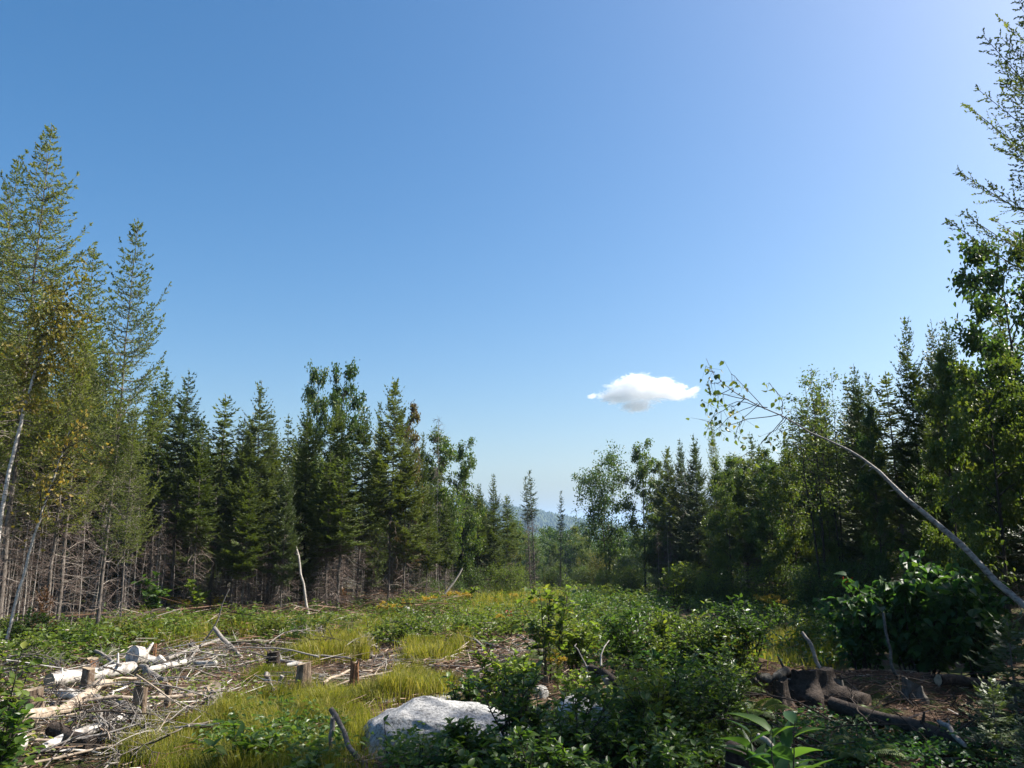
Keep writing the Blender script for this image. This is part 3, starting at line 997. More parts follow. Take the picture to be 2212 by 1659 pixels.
g6 = 'valley trees beyond the gap'
for k in range(44):
    px = R.uniform(1110, 1420)
    d = R.uniform(60, 105)
    kd = ('maple_tree', 'golden_tree', 'maple_tree', 'spreading_tree')[k % 4]
    plant(kd, px, R.uniform(1148, 1180) + (14 if d < 80 else 0), d, 'rounded leafy tree down in the valley beyond the gap', group=g6, var=k, wide=1.0)
g7 = 'dark valley spruces'
for k in range(26):
    plant('full_spruce_tree', R.uniform(1150, 1340), R.uniform(1185, 1235), R.uniform(50, 60), 'dark spruce low in the valley gap below the leafy trees', group=g7, var=k)

# deep woods behind both stands, and the woods outside the frame that shade the clearing: uncountable, one mass each
low = conifer(7, 1.5, .06, 301, 'spruce', dens=.5, fine=.5, bare=False)


lowm = MB()
lowm.append(low[0])
lowm.append(low[2], None, (0, 0, 0), 0.0, 1)
LOWOB = bpy.data.objects.new('woods_spruce', lowm.mesh('woods_spruce', [M['bark_dark'], M['spruce']]))


def woods(name, spots, label):
    """One mass of spruces, instanced on points by geometry nodes."""
    me = bpy.data.meshes.new(name)
    me.from_pydata([tuple(ground(x, y)) for x, y, s in spots], [], [])
    for an, ty, vals in (('rot', 'FLOAT', [R.rand() * 6.28 for _ in spots]), ('size', 'FLOAT', [q[2] for q in spots])):
        at_ = me.attributes.new(an, ty, 'POINT')
        at_.data.foreach_set('value', vals)
    o = bpy.data.objects.new(name, me)
    COL.objects.link(o)
    ng = bpy.data.node_groups.new(name, 'GeometryNodeTree')
    ng.interface.new_socket('Geometry', in_out='INPUT', socket_type='NodeSocketGeometry')
    ng.interface.new_socket('Geometry', in_out='OUTPUT', socket_type='NodeSocketGeometry')
    gi, go = ng.nodes.new('NodeGroupInput'), ng.nodes.new('NodeGroupOutput')
    ip = ng.nodes.new('GeometryNodeInstanceOnPoints')
    oi = ng.nodes.new('GeometryNodeObjectInfo')
    oi.inputs['Object'].default_value = LOWOB
    nr, nz_ = ng.nodes.new('GeometryNodeInputNamedAttribute'), ng.nodes.new('GeometryNodeInputNamedAttribute')
    nr.data_type = nz_.data_type = 'FLOAT'
    nr.inputs['Name'].default_value, nz_.inputs['Name'].default_value = 'rot', 'size'
    cx, cz = ng.nodes.new('ShaderNodeCombineXYZ'), ng.nodes.new('ShaderNodeCombineXYZ')
    ng.links.new(nr.outputs[0], cx.inputs[2])
    for q in range(3):
        ng.links.new(nz_.outputs[0], cz.inputs[q])
    ng.links.new(gi.outputs[0], ip.inputs['Points'])
    ng.links.new(oi.outputs['Geometry'], ip.inputs['Instance'])
    ng.links.new(cx.outputs[0], ip.inputs['Rotation'])
    ng.links.new(cz.outputs[0], ip.inputs['Scale'])
    ng.links.new(ip.outputs[0], go.inputs[0])
    o.modifiers.new('woods', 'NODES').node_group = ng
    tag(o, label, None, None, 'stuff')


sp_l = [(x, y, R.uniform(.75, 1.0)) for x, y in zip(R.uniform(-32, -1, 150), R.uniform(21, 44, 150)) if x < -2.2 - (44 - y) * .32]
woods('deep_woods', sp_l, 'dense spruce woods behind the left edge')
sp_r = [(x, y, R.uniform(.8, 1.05)) for x, y in zip(R.uniform(7, 32, 130), R.uniform(8, 44, 130)) if x > 7.5 + max(0, y - 24) * .12 and x > 10.5 - max(0, y - 12) * .12]
woods('deep_woods', sp_r, 'dense spruce woods behind the right edge')
sp_o = [(7.2, 6.6, .8), (8.6, 5.4, .9), (7.9, 8.0, .8), (9.5, 7.0, .95), (10.3, 8.8, .95), (10.8, 5.2, 1.0), (9.0, 3.9, .9), (7.5, 9.5, .8), (8.9, 10.2, .9)]
woods('roadside_woods', sp_o, 'spruce woods just past the right border')

# canopy of the valley floor, seen as one mass
vm = MB()
for k in range(420):
    y = R.uniform(115, 420)
    x = R.uniform(-.1, .42) * y * .6 + R.normal(0, 10)
    c = np.array([x, y, float(terrain(x, y)) + R.uniform(5.5, 8.5)])
    q = nrm(R.normal(size=(120, 3))) * R.uniform(.75, 1.05, (120, 1)) * np.array([3.2, 3.2, 3.0])
    vm.leaves(c + q, R.normal(size=(120, 3)), nrm(q) + R.normal(0, .4, (120, 3)), R.uniform(.5, 1.0, 120), .6, np.clip(R.rand() * .6 + R.normal(.2, .12, 120), 0, 1))
tag(vm.build('valley_forest', M['maple']), 'leafy forest filling the valley', None, None, 'stuff')

# ------------------------------------------------------------------ leaning birch over the right side
lb = [(2330, 1420, 8.1), (2225, 1315, 8.5), (2150, 1245, 8.7), (2090, 1190, 8.9), (2020, 1130, 9.1), (1950, 1072, 9.3), (1900, 1020, 9.5), (1860, 990, 9.6), (1790, 947, 9.8), (1745, 920, 9.9), (1700, 900, 10.0), (1640, 873, 10.2), (1580, 838, 10.4), (1545, 805, 10.5), (1527, 775, 10.55)]
lbp = [pt(*q) for q in lb]
base = ground(lbp[0][0] + .35, lbp[0][1] - .15, -.1)
lbp = np.array([base] + lbp)
root = empty('leaning_birch', lbp[0])
mb = MB()
ts = np.linspace(0, 1, len(lbp))
tt = np.linspace(0, 1, 44)
LP = np.column_stack([np.interp(tt, ts, lbp[:, c]) for c in range(3)])
LP += np.column_stack([np.interp(np.arange(44), np.arange(0, 45, 4), R.normal(0, .018, 12)) for _ in range(3)])
mb.tube(LP - lbp[0], np.interp(tt, [0, .28, .43, .57, .75, 1], [.042, .031, .023, .013, .008, .003]) * (1 + R.normal(0, .04, 44)), 8)
for k in range(14):
    i = R.randint(6, 34)
    d_ = nrm(R.normal(0, 1, 3))
    mb.tube(np.array([LP[i] - lbp[0], LP[i] - lbp[0] + d_ * R.uniform(.04, .1)]), [.007, .004], 5, cap=True)
mb.build('trunk', M['lean_bark'], root, True)
tw = MB()
LPs, LDs = [], []
tws = [[(1700, 900), (1660, 940), (1610, 985), (1575, 1010)], [(1690, 895), (1620, 905), (1560, 920), (1510, 905)], [(1660, 882), (1600, 868), (1545, 880), (1522, 940)], [(1640, 873), (1590, 890), (1550, 925), (1535, 935)],
       [(1690, 893), (1685, 860), (1672, 835), (1660, 828)], [(1655, 880), (1610, 840), (1585, 810), (1580, 808)], [(1620, 862), (1570, 850), (1535, 852), (1525, 830)], [(1610, 860), (1580, 880), (1545, 898), (1520, 925)], [(1560, 822), (1540, 830), (1530, 815)],
       [(1640, 872), (1610, 900), (1590, 925), (1586, 950)], [(1700, 900), (1680, 925), (1650, 950), (1640, 975)], [(1580, 838), (1550, 850), (1535, 870), (1530, 880)], [(1545, 805), (1535, 800), (1527, 790)]]
for q in tws:
    dd = R.uniform(-.35, .35)
    q3 = np.array([pt(a, b, 10.0 + .003 * (1700 - a) + dd * i / 3) for i, (a, b) in enumerate(q)])
    s = np.linspace(0, 1, len(q))
    s2 = np.linspace(0, 1, 9)
    q3 = np.column_stack([np.interp(s2, s, q3[:, c]) for c in range(3)]) + R.normal(0, .012, (9, 3))
    tw.tube(q3 - lbp[0], np.linspace(.006, .0022, 9), 4)
    for j in range(9):
        f_ = R.uniform(.3, 1)
        p = np.array([np.interp(f_, s2, q3[:, c]) for c in range(3)])
        e = p + R.normal(0, .07, 3) + np.array([0, 0, -.06])
        tw.sticks((p - lbp[0])[None], (e - lbp[0])[None], .0022, .0012)
        for _ in range(1 + (R.rand() < .35)):
            LPs.append(e - lbp[0] + R.normal(0, .012, 3))
            LDs.append(R.normal(0, .45, 3) + np.array([0, 0, -.8]))
tw.build('twigs', M['bark_dark'], root)
LPs, LDs = np.array(LPs), np.array(LDs)
nl = len(LPs)
leaf_objects(root, (LPs, LDs, R.normal(0, 1, (nl, 3)), R.uniform(.05, .085, nl), R.uniform(.035, .055, nl), np.clip(R.normal(.45, .3, nl), 0, 1)), 'birch_leaf', .68)
tag(root, 'bare pale birch leaning far over from the right border, leaves at its tip', 'tree')


# ------------------------------------------------------------------ boulder and stones
def stone(name, loc, size, seed, mat, label, cat, group=None, rz=0.0, n=24, rough=.12, flat=1.0, taper=0.0):
    r = np.random.RandomState(seed)
    u, v = np.meshgrid(np.linspace(0, 2 * np.pi, n * 2, endpoint=False), np.linspace(0, np.pi, n))
    d = np.stack([np.cos(u) * np.sin(v), np.sin(u) * np.sin(v), np.cos(v)], -1)
    p = np.sign(d) * np.abs(d) ** flat
    for k in range(7):
        a = nrm(r.normal(size=3))
        c = r.uniform(.5, .86)
        ov = np.clip((p @ a) - c, 0, None)
        p = p - ov[..., None] * a * .8
    nn = vnoise(d[..., 0] * 2.3 + d[..., 2], d[..., 1] * 2.3 + d[..., 2] * 1.7, seed) + .4 * vnoise(d[..., 0] * 6 + d[..., 2] * 5, d[..., 1] * 6, seed + 1) + .15 * vnoise(d[..., 0] * 15 + d[..., 2] * 13, d[..., 1] * 15, seed + 2)
    p[..., :2] *= (1 - taper * p[..., 2:])
    p = p * (1 + rough * nn)[..., None] * np.asarray(size)
    i, j = np.meshgrid(np.arange(n - 1), np.arange(2 * n), indexing='ij')
    j2 = (j + 1) % (2 * n)
    F = np.stack([i * 2 * n + j, (i + 1) * 2 * n + j, (i + 1) * 2 * n + j2, i * 2 * n + j2], -1).reshape(-1, 4)
    mb = MB()
    mb.add(p.reshape(-1, 3), F)
    o = mb.build(name, M[mat], None, True)
    o.location = loc
    o.rotation_euler = (0, 0, rz)
    return tag(o, label, cat, group)


stone('boulder', (-.36, 6.78, -.16), (1.0, .78, .52), 5, 'granite', 'big pale speckled granite boulder in the foreground grass', 'boulder', n=56, rough=.08, flat=.68, taper=.28)
p = at(1205, 1585)
stone('boulder', (.62, 6.95, .03), (.28, .36, .33), 9, 'granite', 'smaller pale boulder showing through the shrub leaves', 'boulder', n=26, rough=.1, flat=.8)
rk = 'grey stones around the boulder'
for k, (px, py, w, h, d_, lab) in enumerate([
        (1064, 1497, .08, .1, 0, 'rounded grey stone poking up behind the boulder'), (1168, 1508, .1, .11, 0, 'pale angular stone among the shrub leaves'),
        (940, 1512, .25, .05, 0, 'long low grey stone just behind the boulder'), (840, 1510, .3, .05, 0, 'flat dark stone at the left back of the boulder'),
        (1000, 1503, .08, .06, 0, 'small grey stone between the long and the rounded one'), (848, 1506, .05, .06, 0, 'pale cobble at the boulder edge'),
        (898, 1395, .2, .15, 0, 'whitish stone in grass in the middle of the clearing'), (876, 1462, .16, .06, 0, 'flat whitish stone among wood chips'), (920, 1470, .17, .05, 0, 'flat tan stone right of the whitish one'),
        (883, 1340, .25, .3, 0, 'white stone below the corner of the left stand'), (1085, 1368, .2, .1, 0, 'pale stone by the splintered far stump')]):
    q = at(px, py)
    stone('stone', q + np.array([0, 0, h * .35]), (w, w * .8, h), 20 + k, 'rock', lab, 'stone', rk, rz=R.rand() * 3, n=12, rough=.18)


# ------------------------------------------------------------------ stumps
def stump(px, py, top, w, label, mat='stump_bark', lean=(0, 0), jag=0.0, flare=1.0, seed=0, cut='cut', tilt=.1):
    r = np.random.RandomState(seed + 400)
    b = at(px, py)
    sc1 = np.linalg.norm(b - np.array([0, 0, CAMZ])) / FPX * K
    h, rad = (py - top) * sc1 * .97, w * sc1 * .5
    o = empty('stump', b)
    mb = MB()
    ns, nz_ = 20, 9
    a = np.arange(ns) / ns * 2 * np.pi
    lob = 1 + .1 * np.cos(3 * a + seed) + .07 * np.cos(5 * a + 2 * seed) + r.normal(0, .03, ns)
    zz = np.linspace(-.12, h, nz_)
    rows = []
    for z in zz:
        t = np.clip(z / h, 0, 1)
        rr = rad * (1 + .75 * flare * (1 - t) ** 3.5 * (1 + .5 * np.cos(4 * a + seed)) + .025 * r.normal(0, 1, ns)) * (1 + (lob - 1) * (1 + (1 - t)))
        zt = z + (t > .99) * (np.sin(a * 2 + seed) * .6 * jag * h + r.uniform(-.5, .5, ns) * jag * h + np.cos(a + seed) * tilt * rad * 2)
        rows.append(np.column_stack([np.cos(a) * rr + lean[0] * t * h, np.sin(a) * rr + lean[1] * t * h, zt]))
    V = np.concatenate(rows)
    i, j = np.meshgrid(np.arange(nz_ - 1), np.arange(ns), indexing='ij')
    j2 = (j + 1) % ns
    mb.add(V, np.stack([i * ns + j, i * ns + j2, (i + 1) * ns + j2, (i + 1) * ns + j], -1).reshape(-1, 4))
    mb.build('bark', M[mat], o, True)
    cf = MB()
    top_ = rows[-1]
    inner = top_.mean(0) + (top_ - top_.mean(0)) * .5 + np.array([0, 0, -.01 - jag * h * .5])
    cen = top_.mean(0)[None] + np.array([0, 0, -.012 - jag * h * .3])
    V = np.concatenate([top_, inner, cen])
    k = np.arange(ns)
    k2 = (k + 1) % ns
    cf.add(V, np.stack([k, k2, ns + k2, ns + k], -1))
    cf.add(V, np.stack([ns + k, ns + k2, np.full(ns, 2 * ns)], -1))
    cf.build('cut_face', M[cut], o)
    return tag(o, label, 'stump', 'cut stumps in the clearing')


for k, s_ in enumerate([
        (653, 1501, 1441, 25, 'upright brown stump with spreading root, alone in the wood chips', {}),
        (765, 1490, 1437, 15, 'thin reddish splintered stump right of the upright brown one', dict(mat='stump_red', jag=.18, flare=.7, cut='stump_red')),
        (590, 1446, 1412, 24, 'dark weathered stump with torn top behind the leaning grey log', dict(mat='dark_wood', jag=.15, flare=.9, cut='dark_wood')),
        (187, 1504, 1455, 20, 'tan stump standing in front of the big white log', dict(flare=.5)),
        (197, 1454, 1428, 18, 'dark-sided stump behind the big white log', dict(mat='stump_red')),
        (254, 1440, 1426, 17, 'low reddish stump past the end of the big white log', dict(mat='stump_red')),
        (300, 1449, 1432, 14, 'low pale stump by the thick end of the white log', dict(mat='gray_wood', jag=.1)),
        (330, 1434, 1401, 10, 'slim post-like stump with slanted top', dict(flare=.3, tilt=.5, mat='stump_red')),
        (299, 1572, 1500, 23, 'tallest stump, round topped, behind the long pale pole', dict(flare=.25)),
        (361, 1535, 1487, 12, 'narrow stump close right of the tallest one', dict(flare=.3, tilt=.3)),
        (413, 1415, 1390, 11, 'small dark stump beside the slender white stick', dict(mat='dark_wood', jag=.2)),
        (459, 1521, 1490, 23, 'squat stump with pale top at the grass edge', dict(mat='gray_wood', tilt=.35)),
        (66, 1552, 1503, 28, 'pale tan stump behind the leaves at the left border', {}),
        (799, 1425, 1411, 10, 'tiny pale stump on the far side of the wood chips', dict(mat='gray_wood')),
        (1110, 1375, 1352, 38, 'wide splintered reddish stump in the middle distance', dict(mat='stump_red', jag=.3, cut='stump_red')),
        (1179, 1482, 1462, 13, 'little round stump among the shrub leaves', dict(flare=.3)),
        (989, 1335, 1318, 26, 'dark torn root stump by the far grass', dict(mat='dark_wood', jag=.35, cut='dark_wood')),
        (915, 1385, 1362, 34, 'black upturned root clump in the herbs', dict(mat='dark_wood', jag=.4, cut='dark_wood')),
        (925, 1432, 1408, 12, 'short brown stump in the far wood chips', dict(mat='stump_red', jag=.2)),
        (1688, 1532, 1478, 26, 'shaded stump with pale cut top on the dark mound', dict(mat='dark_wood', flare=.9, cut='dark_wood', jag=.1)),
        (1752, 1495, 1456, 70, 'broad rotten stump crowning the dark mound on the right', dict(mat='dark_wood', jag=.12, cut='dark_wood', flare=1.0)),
        (1805, 1508, 1478, 28, 'pale block of wood in the shaded mound', dict(mat='gray_dark', jag=.2, flare=.3, tilt=.5)),
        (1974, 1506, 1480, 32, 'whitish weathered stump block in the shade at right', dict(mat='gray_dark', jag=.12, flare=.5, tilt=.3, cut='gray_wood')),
        (1608, 1700, 1630, 60, 'dark stump at the lower border beside the big drooping leaves', dict(mat='dark_wood', jag=.05, flare=.8, cut='dark_wood'))]):
    stump(*s_[:5], seed=k, **s_[5])


# ------------------------------------------------------------------ logs and sticks
def log(pts, w, label, mat, name='log', cat='log', rise=0.0, taper=.75, d0=None, wob=.006, knots=3, lift=.075, group='felled trunks and branches in the clearing', sides=10, ends=None, over=None):
    """pts: photograph points on the ground along the log (or (px, py, depth) for raised ones); w: width in photograph pixels at the first point."""
    P = np.array([pt(*q) if len(q) == 3 else at(*q) for q in pts])
    sc1 = np.linalg.norm(P[0] - np.array([0, 0, CAMZ])) / FPX * K
    rad = w * sc1 * .5
    P[:, 2] += rise + rad * .6 + (lift if len(pts[0]) == 2 else 0)
    s = np.linspace(0, 1, len(P))
    m_ = max(8, len(P) * 4)
    t = np.linspace(0, 1, m_)
    Q = np.column_stack([np.interp(t, s, P[:, c]) for c in range(3)]) + np.column_stack([np.interp(t, np.linspace(0, 1, 6), R.normal(0, wob * 2.2, 6)) for _ in range(3)])
    c0 = Q.mean(0)
    ax = Q[-1] - Q[0]
    Xa = nrm(ax)
    Ya = nrm(np.cross([0, 0, 1.0], Xa))
    Za = np.cross(Xa, Ya)
    Rm = np.stack([Xa, Ya, Za], 1)           # local frame along the log, so bark runs with it
    L = (Q - c0) @ Rm
    mb = MB()
    mb.tube(L, rad * (1 - (1 - taper) * t) * (1 + np.interp(t, np.linspace(0, 1, 7), R.normal(0, .07, 7))), sides, cap=ends is None)
    o = mb.build(name, M[mat], None, True)
    o.matrix_world = Matrix(((Rm[0, 0], Rm[0, 1], Rm[0, 2], c0[0]), (Rm[1, 0], Rm[1, 1], Rm[1, 2], c0[1]), (Rm[2, 0], Rm[2, 1], Rm[2, 2], c0[2]), (0, 0, 0, 1)))
    if ends:
        for e in (0, -1):
            a = np.arange(12) / 12 * 6.283
            rr = rad * (1 if e == 0 else taper)
            sg = -1 if e == 0 else 1
            c = L[e] + np.array([sg * .003, 0, 0])
            V = np.vstack([c, c + np.column_stack([R.normal(0, .004, 12), np.cos(a) * rr, np.sin(a) * rr])])
            em = MB()
            em.add(V, [[0, 1 + k, 1 + (k + 1) % 12] for k in range(12)])
            em.build('cut_end', M[ends], o)
    kn = MB()
    for k in range(knots):
        i = R.randint(1, m_ - 1)
        d = np.array([R.normal(0, .5), *R.normal(0, 1, 2)])
        d[2] = abs(d[2])
        d = nrm(d)
        ln = R.uniform(.8, 2.2) * rad + .04
        kn.tube(np.array([L[i], L[i] + d * ln * .5, L[i] + d * ln + R.normal(0, .02, 3)]), [rad * .3, rad * .22, rad * .12], 5, cap=True)
    if knots:
        kn.build('branch_stubs', M[mat], o)
    return tag(o, label, cat, group)


log([(103, 1500), (190, 1482), (284, 1462)], 27, 'thick white birch log lying behind the tan stump', 'birch_log', ends='cut', taper=.95)
log([(280, 1458), (312, 1452), (345, 1452)], 34, 'broken thick end of white birch torn open beyond the long log', 'birch_log', taper=.6, wob=.02)
log([(313, 1466), (405, 1450), (465, 1449)], 13, 'slim white birch log running right from the torn end', 'birch_log', taper=.8)
log([(28, 1600), (110, 1560), (192, 1522), (236, 1500)], 24, 'pale peeling rotten log slanting up through the slash', 'tan_wood', wob=.012)
log([(90, 1640), (197, 1608), (278, 1570)], 19, 'white birch log with dark patches above the black log', 'birch_log', ends='cut')
log([(114, 1610), (190, 1640)], 26, 'short black charred-looking log at lower left', 'dark_wood', ends='dark_wood', taper=1)
log([(40, 1640), (0, 1660), (-40, 1680)], 30, 'whitish flaking log at the lower left border', 'birch_log')
log([(184, 1550), (284, 1549), (372, 1540), (440, 1530)], 8, 'long straight peeled pole lying across the tallest stump', 'tan_wood', rise=.06, taper=.8)
log([(127, 1520), (166, 1527)], 16, 'short white log stub below the tan stump', 'birch_log', ends='cut', taper=1)
log([(300, 1462), (325, 1480), (355, 1500)], 9, 'dark branch dropping from the torn birch end', 'gray_wood', rise=.05)
log([(203, 1436), (228, 1452), (256, 1474)], 7, 'brown stick leaning across the big white log', 'gray_wood', rise=.1)
log([(205, 1530), (250, 1545), (290, 1560)], 14, 'grey log piece lying left of the tallest stump', 'gray_wood', taper=.8)
log([(225, 1560), (262, 1582), (285, 1600)], 10, 'grey branch under the long pole', 'gray_wood')
log([(460, 1361, 12.6), (490, 1392, 12.5), (524, 1424, 12.4), (540, 1455, 12.2)], 8, 'grey log slanting up out of the slash, its end in the air', 'gray_wood', taper=.8, knots=4)
log([(405, 1440), (437, 1405, 13.1), (465, 1358, 13.1), (480, 1325, 13.1), (496, 1285, 13.1)], 5, 'slender white stick standing aslant before the left stand', 'gray_wood', taper=.35, knots=2)
log([(360, 1450), (420, 1418), (480, 1400)], 8, 'curved bleached branch above the slim white log', 'gray_wood', rise=.06)
log([(590, 1452), (575, 1480), (592, 1508)], 6, 'thin crooked stick right of the squat stump', 'gray_wood')
log([(574, 1460, 9.5), (582, 1480, 9.5), (590, 1513, 9.5)], 8, 'left stick of a leaning grey pair at the grass edge', 'gray_wood', knots=1)
log([(606, 1466, 9.5), (606, 1485, 9.5), (612, 1512, 9.5)], 8, 'right stick of a leaning grey pair at the grass edge', 'gray_wood', knots=1)
log([(716, 1532, 6.1), (722, 1550, 6.1), (735, 1580, 6.05), (752, 1618, 6.0), (785, 1662, 5.95), (808, 1705, 5.9)], 10, 'dark crooked forked stick propped beside the boulder', 'bark', taper=.9, knots=2)
log([(718, 1556, 6.15), (717, 1585, 6.15), (713, 1632, 6.15), (712, 1690, 6.15)], 9, 'short upright stub standing against the crooked forked stick', 'gray_wood', knots=0)
log([(630, 1436), (700, 1437), (760, 1440)], 5, 'thin pole lying flat behind the upright brown stump', 'gray_wood', rise=.03)
log([(700, 1494), (735, 1480), (765, 1468)], 6, 'tan stick leading to the splintered stump', 'tan_wood', rise=.03)
log([(800, 1440), (850, 1430), (905, 1412), (960, 1400)], 6, 'dark bowed branch in the middle of the clearing', 'dark_wood', rise=.05)
log([(860, 1372, 15), (868, 1380, 15), (880, 1396, 15)], 5, 'dark stick poking up by the black root clump', 'dark_wood')
log([(620, 1455), (660, 1452), (598, 1440)], 9, 'white wood splinter lying behind the upright stump', 'birch_log')
log([(1000, 1395), (1030, 1405), (1045, 1430)], 5, 'bleached arching twig on the far chips', 'gray_wood', rise=.08)
log([(1462, 1556, 6.9), (1420, 1528, 7.1), (1370, 1505, 7.3), (1330, 1485, 7.45), (1300, 1462, 7.6), (1276, 1452, 7.7)], 22, 'dark broken branch with a pale torn end among the shrubs', 'dark_wood', taper=.65, knots=4)
log([(1310, 1478, 7.5), (1285, 1456, 7.7), (1268, 1449, 7.75)], 15, 'torn whitish tip of the dark broken branch', 'gray_wood', taper=.5, knots=0)
log([(1290, 1460, 7.8), (1298, 1420, 7.9), (1312, 1385, 8.0)], 5, 'bare upright pale twig at the torn branch end', 'bark_pole', taper=.4, knots=2)
log([(1270, 1450, 7.8), (1248, 1410, 7.9), (1240, 1390, 8.0)], 4, 'second bare twig spreading left of the torn branch end', 'gray_wood', taper=.4, knots=1)
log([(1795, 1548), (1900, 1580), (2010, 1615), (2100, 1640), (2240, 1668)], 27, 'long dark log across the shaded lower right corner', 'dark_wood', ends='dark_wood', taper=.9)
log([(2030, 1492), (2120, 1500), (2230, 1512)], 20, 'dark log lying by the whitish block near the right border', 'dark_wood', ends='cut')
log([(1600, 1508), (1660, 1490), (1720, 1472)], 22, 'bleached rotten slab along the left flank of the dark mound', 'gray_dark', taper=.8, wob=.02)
log([(1733, 1370, 8.9), (1750, 1395, 8.8), (1775, 1450, 8.7)], 6, 'grey snag stick rising from the dark mound', 'gray_wood', taper=1.2, knots=2)
log([(1905, 1330, 8.6), (1915, 1390, 8.5), (1930, 1445, 8.4), (1940, 1470, 8.4)], 5, 'thin grey dead stem before the big dark shrub', 'gray_dark', taper=1.3, knots=1)
log([(2030, 1610), (2060, 1630), (2090, 1665)], 9, 'pale bare twig near the lower right border', 'gray_wood', rise=.1)
log([(1640, 1590, 5.4), (1690, 1630, 5.3), (1740, 1665, 5.2)], 10, 'pale split stick at the lower border, under the drooping leaves', 'bark_pole')
log([(1600, 1300), (1690, 1285), (1760, 1275)], 4, 'bowed dead branch in the shade of the right stand', 'gray_wood', rise=.3, knots=5)
log([(1000, 1230, 24), (930, 1330, 23.5)][::-1], 5, 'thin trunk leaning against the corner of the left stand', 'bark_pole', taper=.7, knots=2)
log([(640, 1180, 18.5), (665, 1330, 18.2)][::-1], 6, 'pale thin trunk leaning left under the pale young spruce', 'bark_pole', taper=.7, knots=2)
log([(270, 1385), (330, 1360), (420, 1340), (560, 1310)], 9, 'dark fallen trunk resting in front of the left stand', 'dark_wood', rise=.25, knots=4)

# the two slim birches rising at the left border
for pts_, w_, lab in (([(-20, 1340, 13.4), (0, 1115, 13.5), (40, 930, 13.6), (75, 810, 13.7), (105, 725, 13.8), (135, 630, 13.9)], 9, 'white birch stem slanting up from the left border, leaves yellowing'),
                      ([(12, 1355, 13.2), (55, 1220, 13.2), (90, 1110, 13.2), (125, 1005, 13.2), (150, 930, 13.2)], 6, 'thinner white birch stem leaning right below the first one')):
    P = np.array([pt(*q) for q in pts_])
    P[0, 2] = min(P[0, 2], float(terrain(P[0, 0], P[0, 1])) - .05)
    o = empty('birch_tree', P[0])
    mb = MB()
    s = np.linspace(0, 1, len(P))
    t = np.linspace(0, 1, 24)
    Q = np.column_stack([np.interp(t, s, P[:, c]) for c in range(3)]) - P[0] + R.normal(0, .008, (24, 3))
    rad = w_ * K * 15 / FPX * .5
    mb.tube(Q, rad * (1 - .75 * t), 7)
    mb.build('trunk', M['bark_birch'], o, True)
    br, lf = MB(), MB()
    n = 2200 if w_ > 8 else 350
    f_ = R.uniform(.45, 1.0, 60)
    A = np.column_stack([np.interp(f_, t, Q[:, c]) for c in range(3)])
    E_ = A + nrm(R.normal(0, 1, (60, 3)) + np.array([.3, 0, .5])) * R.uniform(.2, .95, (60, 1))
    br.sticks(A, E_, .008, .002)
    br.build('branches', M['bark_dark'], o)
    ii = R.randint(0, 60, n)
    PP = A[ii] + (E_ - A)[ii] * R.uniform(.3, 1.05, (n, 1)) + R.normal(0, .07, (n, 3))
    lf.leaves(PP, R.normal(0, .6, (n, 3)) + np.array([0, 0, -.6]), R.normal(0, 1, (n, 3)), R.uniform(.05, .085, n), .055, np.clip(R.normal(.5, .25, n), 0, 1))
    lf.build('crown', M['birch_gold'], o)
    tag(o, lab, 'tree')


# ------------------------------------------------------------------ shrubs
def shrub(name, px, py, top, wpx, label, mat, d=None, ll=.08, lw=.045, nstem=9, per=34, indiv=0, seed=0, upright=.7, cat='shrub', group=None, side=True, broad=False, hang=0.0):
    b = at(px, py) if d is None else ground(pt(px, py, d)[0], d)
    dist = b[1]
    h = topz(top, dist) - b[2]
    rad = wpx * K * .5 * dist / FPX
    o = empty(name, b)
    w, L = bush(h, rad, seed + 900, nstem, per, ll, lw, upright, side, hang)
    w.build('stems', M['bark_dark'], o, True)
    if indiv:
        leaf_objects(o, L, mat, lw / ll, broad, indiv)
    else:
        mb = MB()
        mb.leaves(*L)
        mb.build('leaves', M[mat], o)
    return tag(o, label, cat, group)


fgs = 'leafy shrubs around the boulder'
for k, a in enumerate([
        (1110, 1640, 1420, 220, 'tall glossy-leaved shrub right in front of the boulder', 6.1), (1010, 1655, 1535, 140, 'low shrub hiding the lower right flank of the boulder', 5.9),
        (1230, 1650, 1450, 260, 'dense dark shrub right of the boulder', 6.0), (1160, 1700, 1540, 260, 'shaded leafy shrub at the lower border right of the boulder', 5.3),
        (1360, 1660, 1500, 240, 'shaded shrub under the dark broken branch', 6.0), (1040, 1700, 1585, 200, 'shaded low shrub at the lower border before the boulder', 5.4),
        (1290, 1720, 1570, 260, 'dark small-leaved shrub at the lower border in the middle', 5.3), (1440, 1720, 1560, 220, 'dark low shrub left of the drooping leaves', 5.4)]):
    shrub('leafy_shrub', a[0], a[1], a[2], a[3], a[4], 'shrub', a[5], ll=.062, lw=.036, nstem=10, per=30, indiv=240, seed=k, group=fgs, upright=.75)
shrub('leafy_shrub', 1085, 1520, 1385, 170, 'tall sunlit shrub rising just behind the boulder', 'sapling', 7.9, ll=.07, lw=.042, nstem=9, per=26, indiv=240, seed=33, group=fgs, upright=.85)
shrub('leafy_shrub', 1010, 1530, 1440, 110, 'slim upright shrub at the back right corner of the boulder', 'shrub', 7.6, ll=.065, lw=.04, nstem=6, per=22, indiv=160, seed=34, group=fgs, upright=.9)
shrub('leafy_shrub', 1250, 1560, 1420, 180, 'sunlit shrub between the smaller boulder and the dark broken branch', 'sapling', 7.5, ll=.065, lw=.038, nstem=9, per=24, indiv=220, seed=35, group=fgs, upright=.8)
shrub('leafy_shrub', 845, 1655, 1535, 70, 'thin young shoot with few leaves before the boulder face', 'shrub', 6.1, ll=.07, lw=.04, nstem=3, per=7, indiv=60, seed=30, side=False)
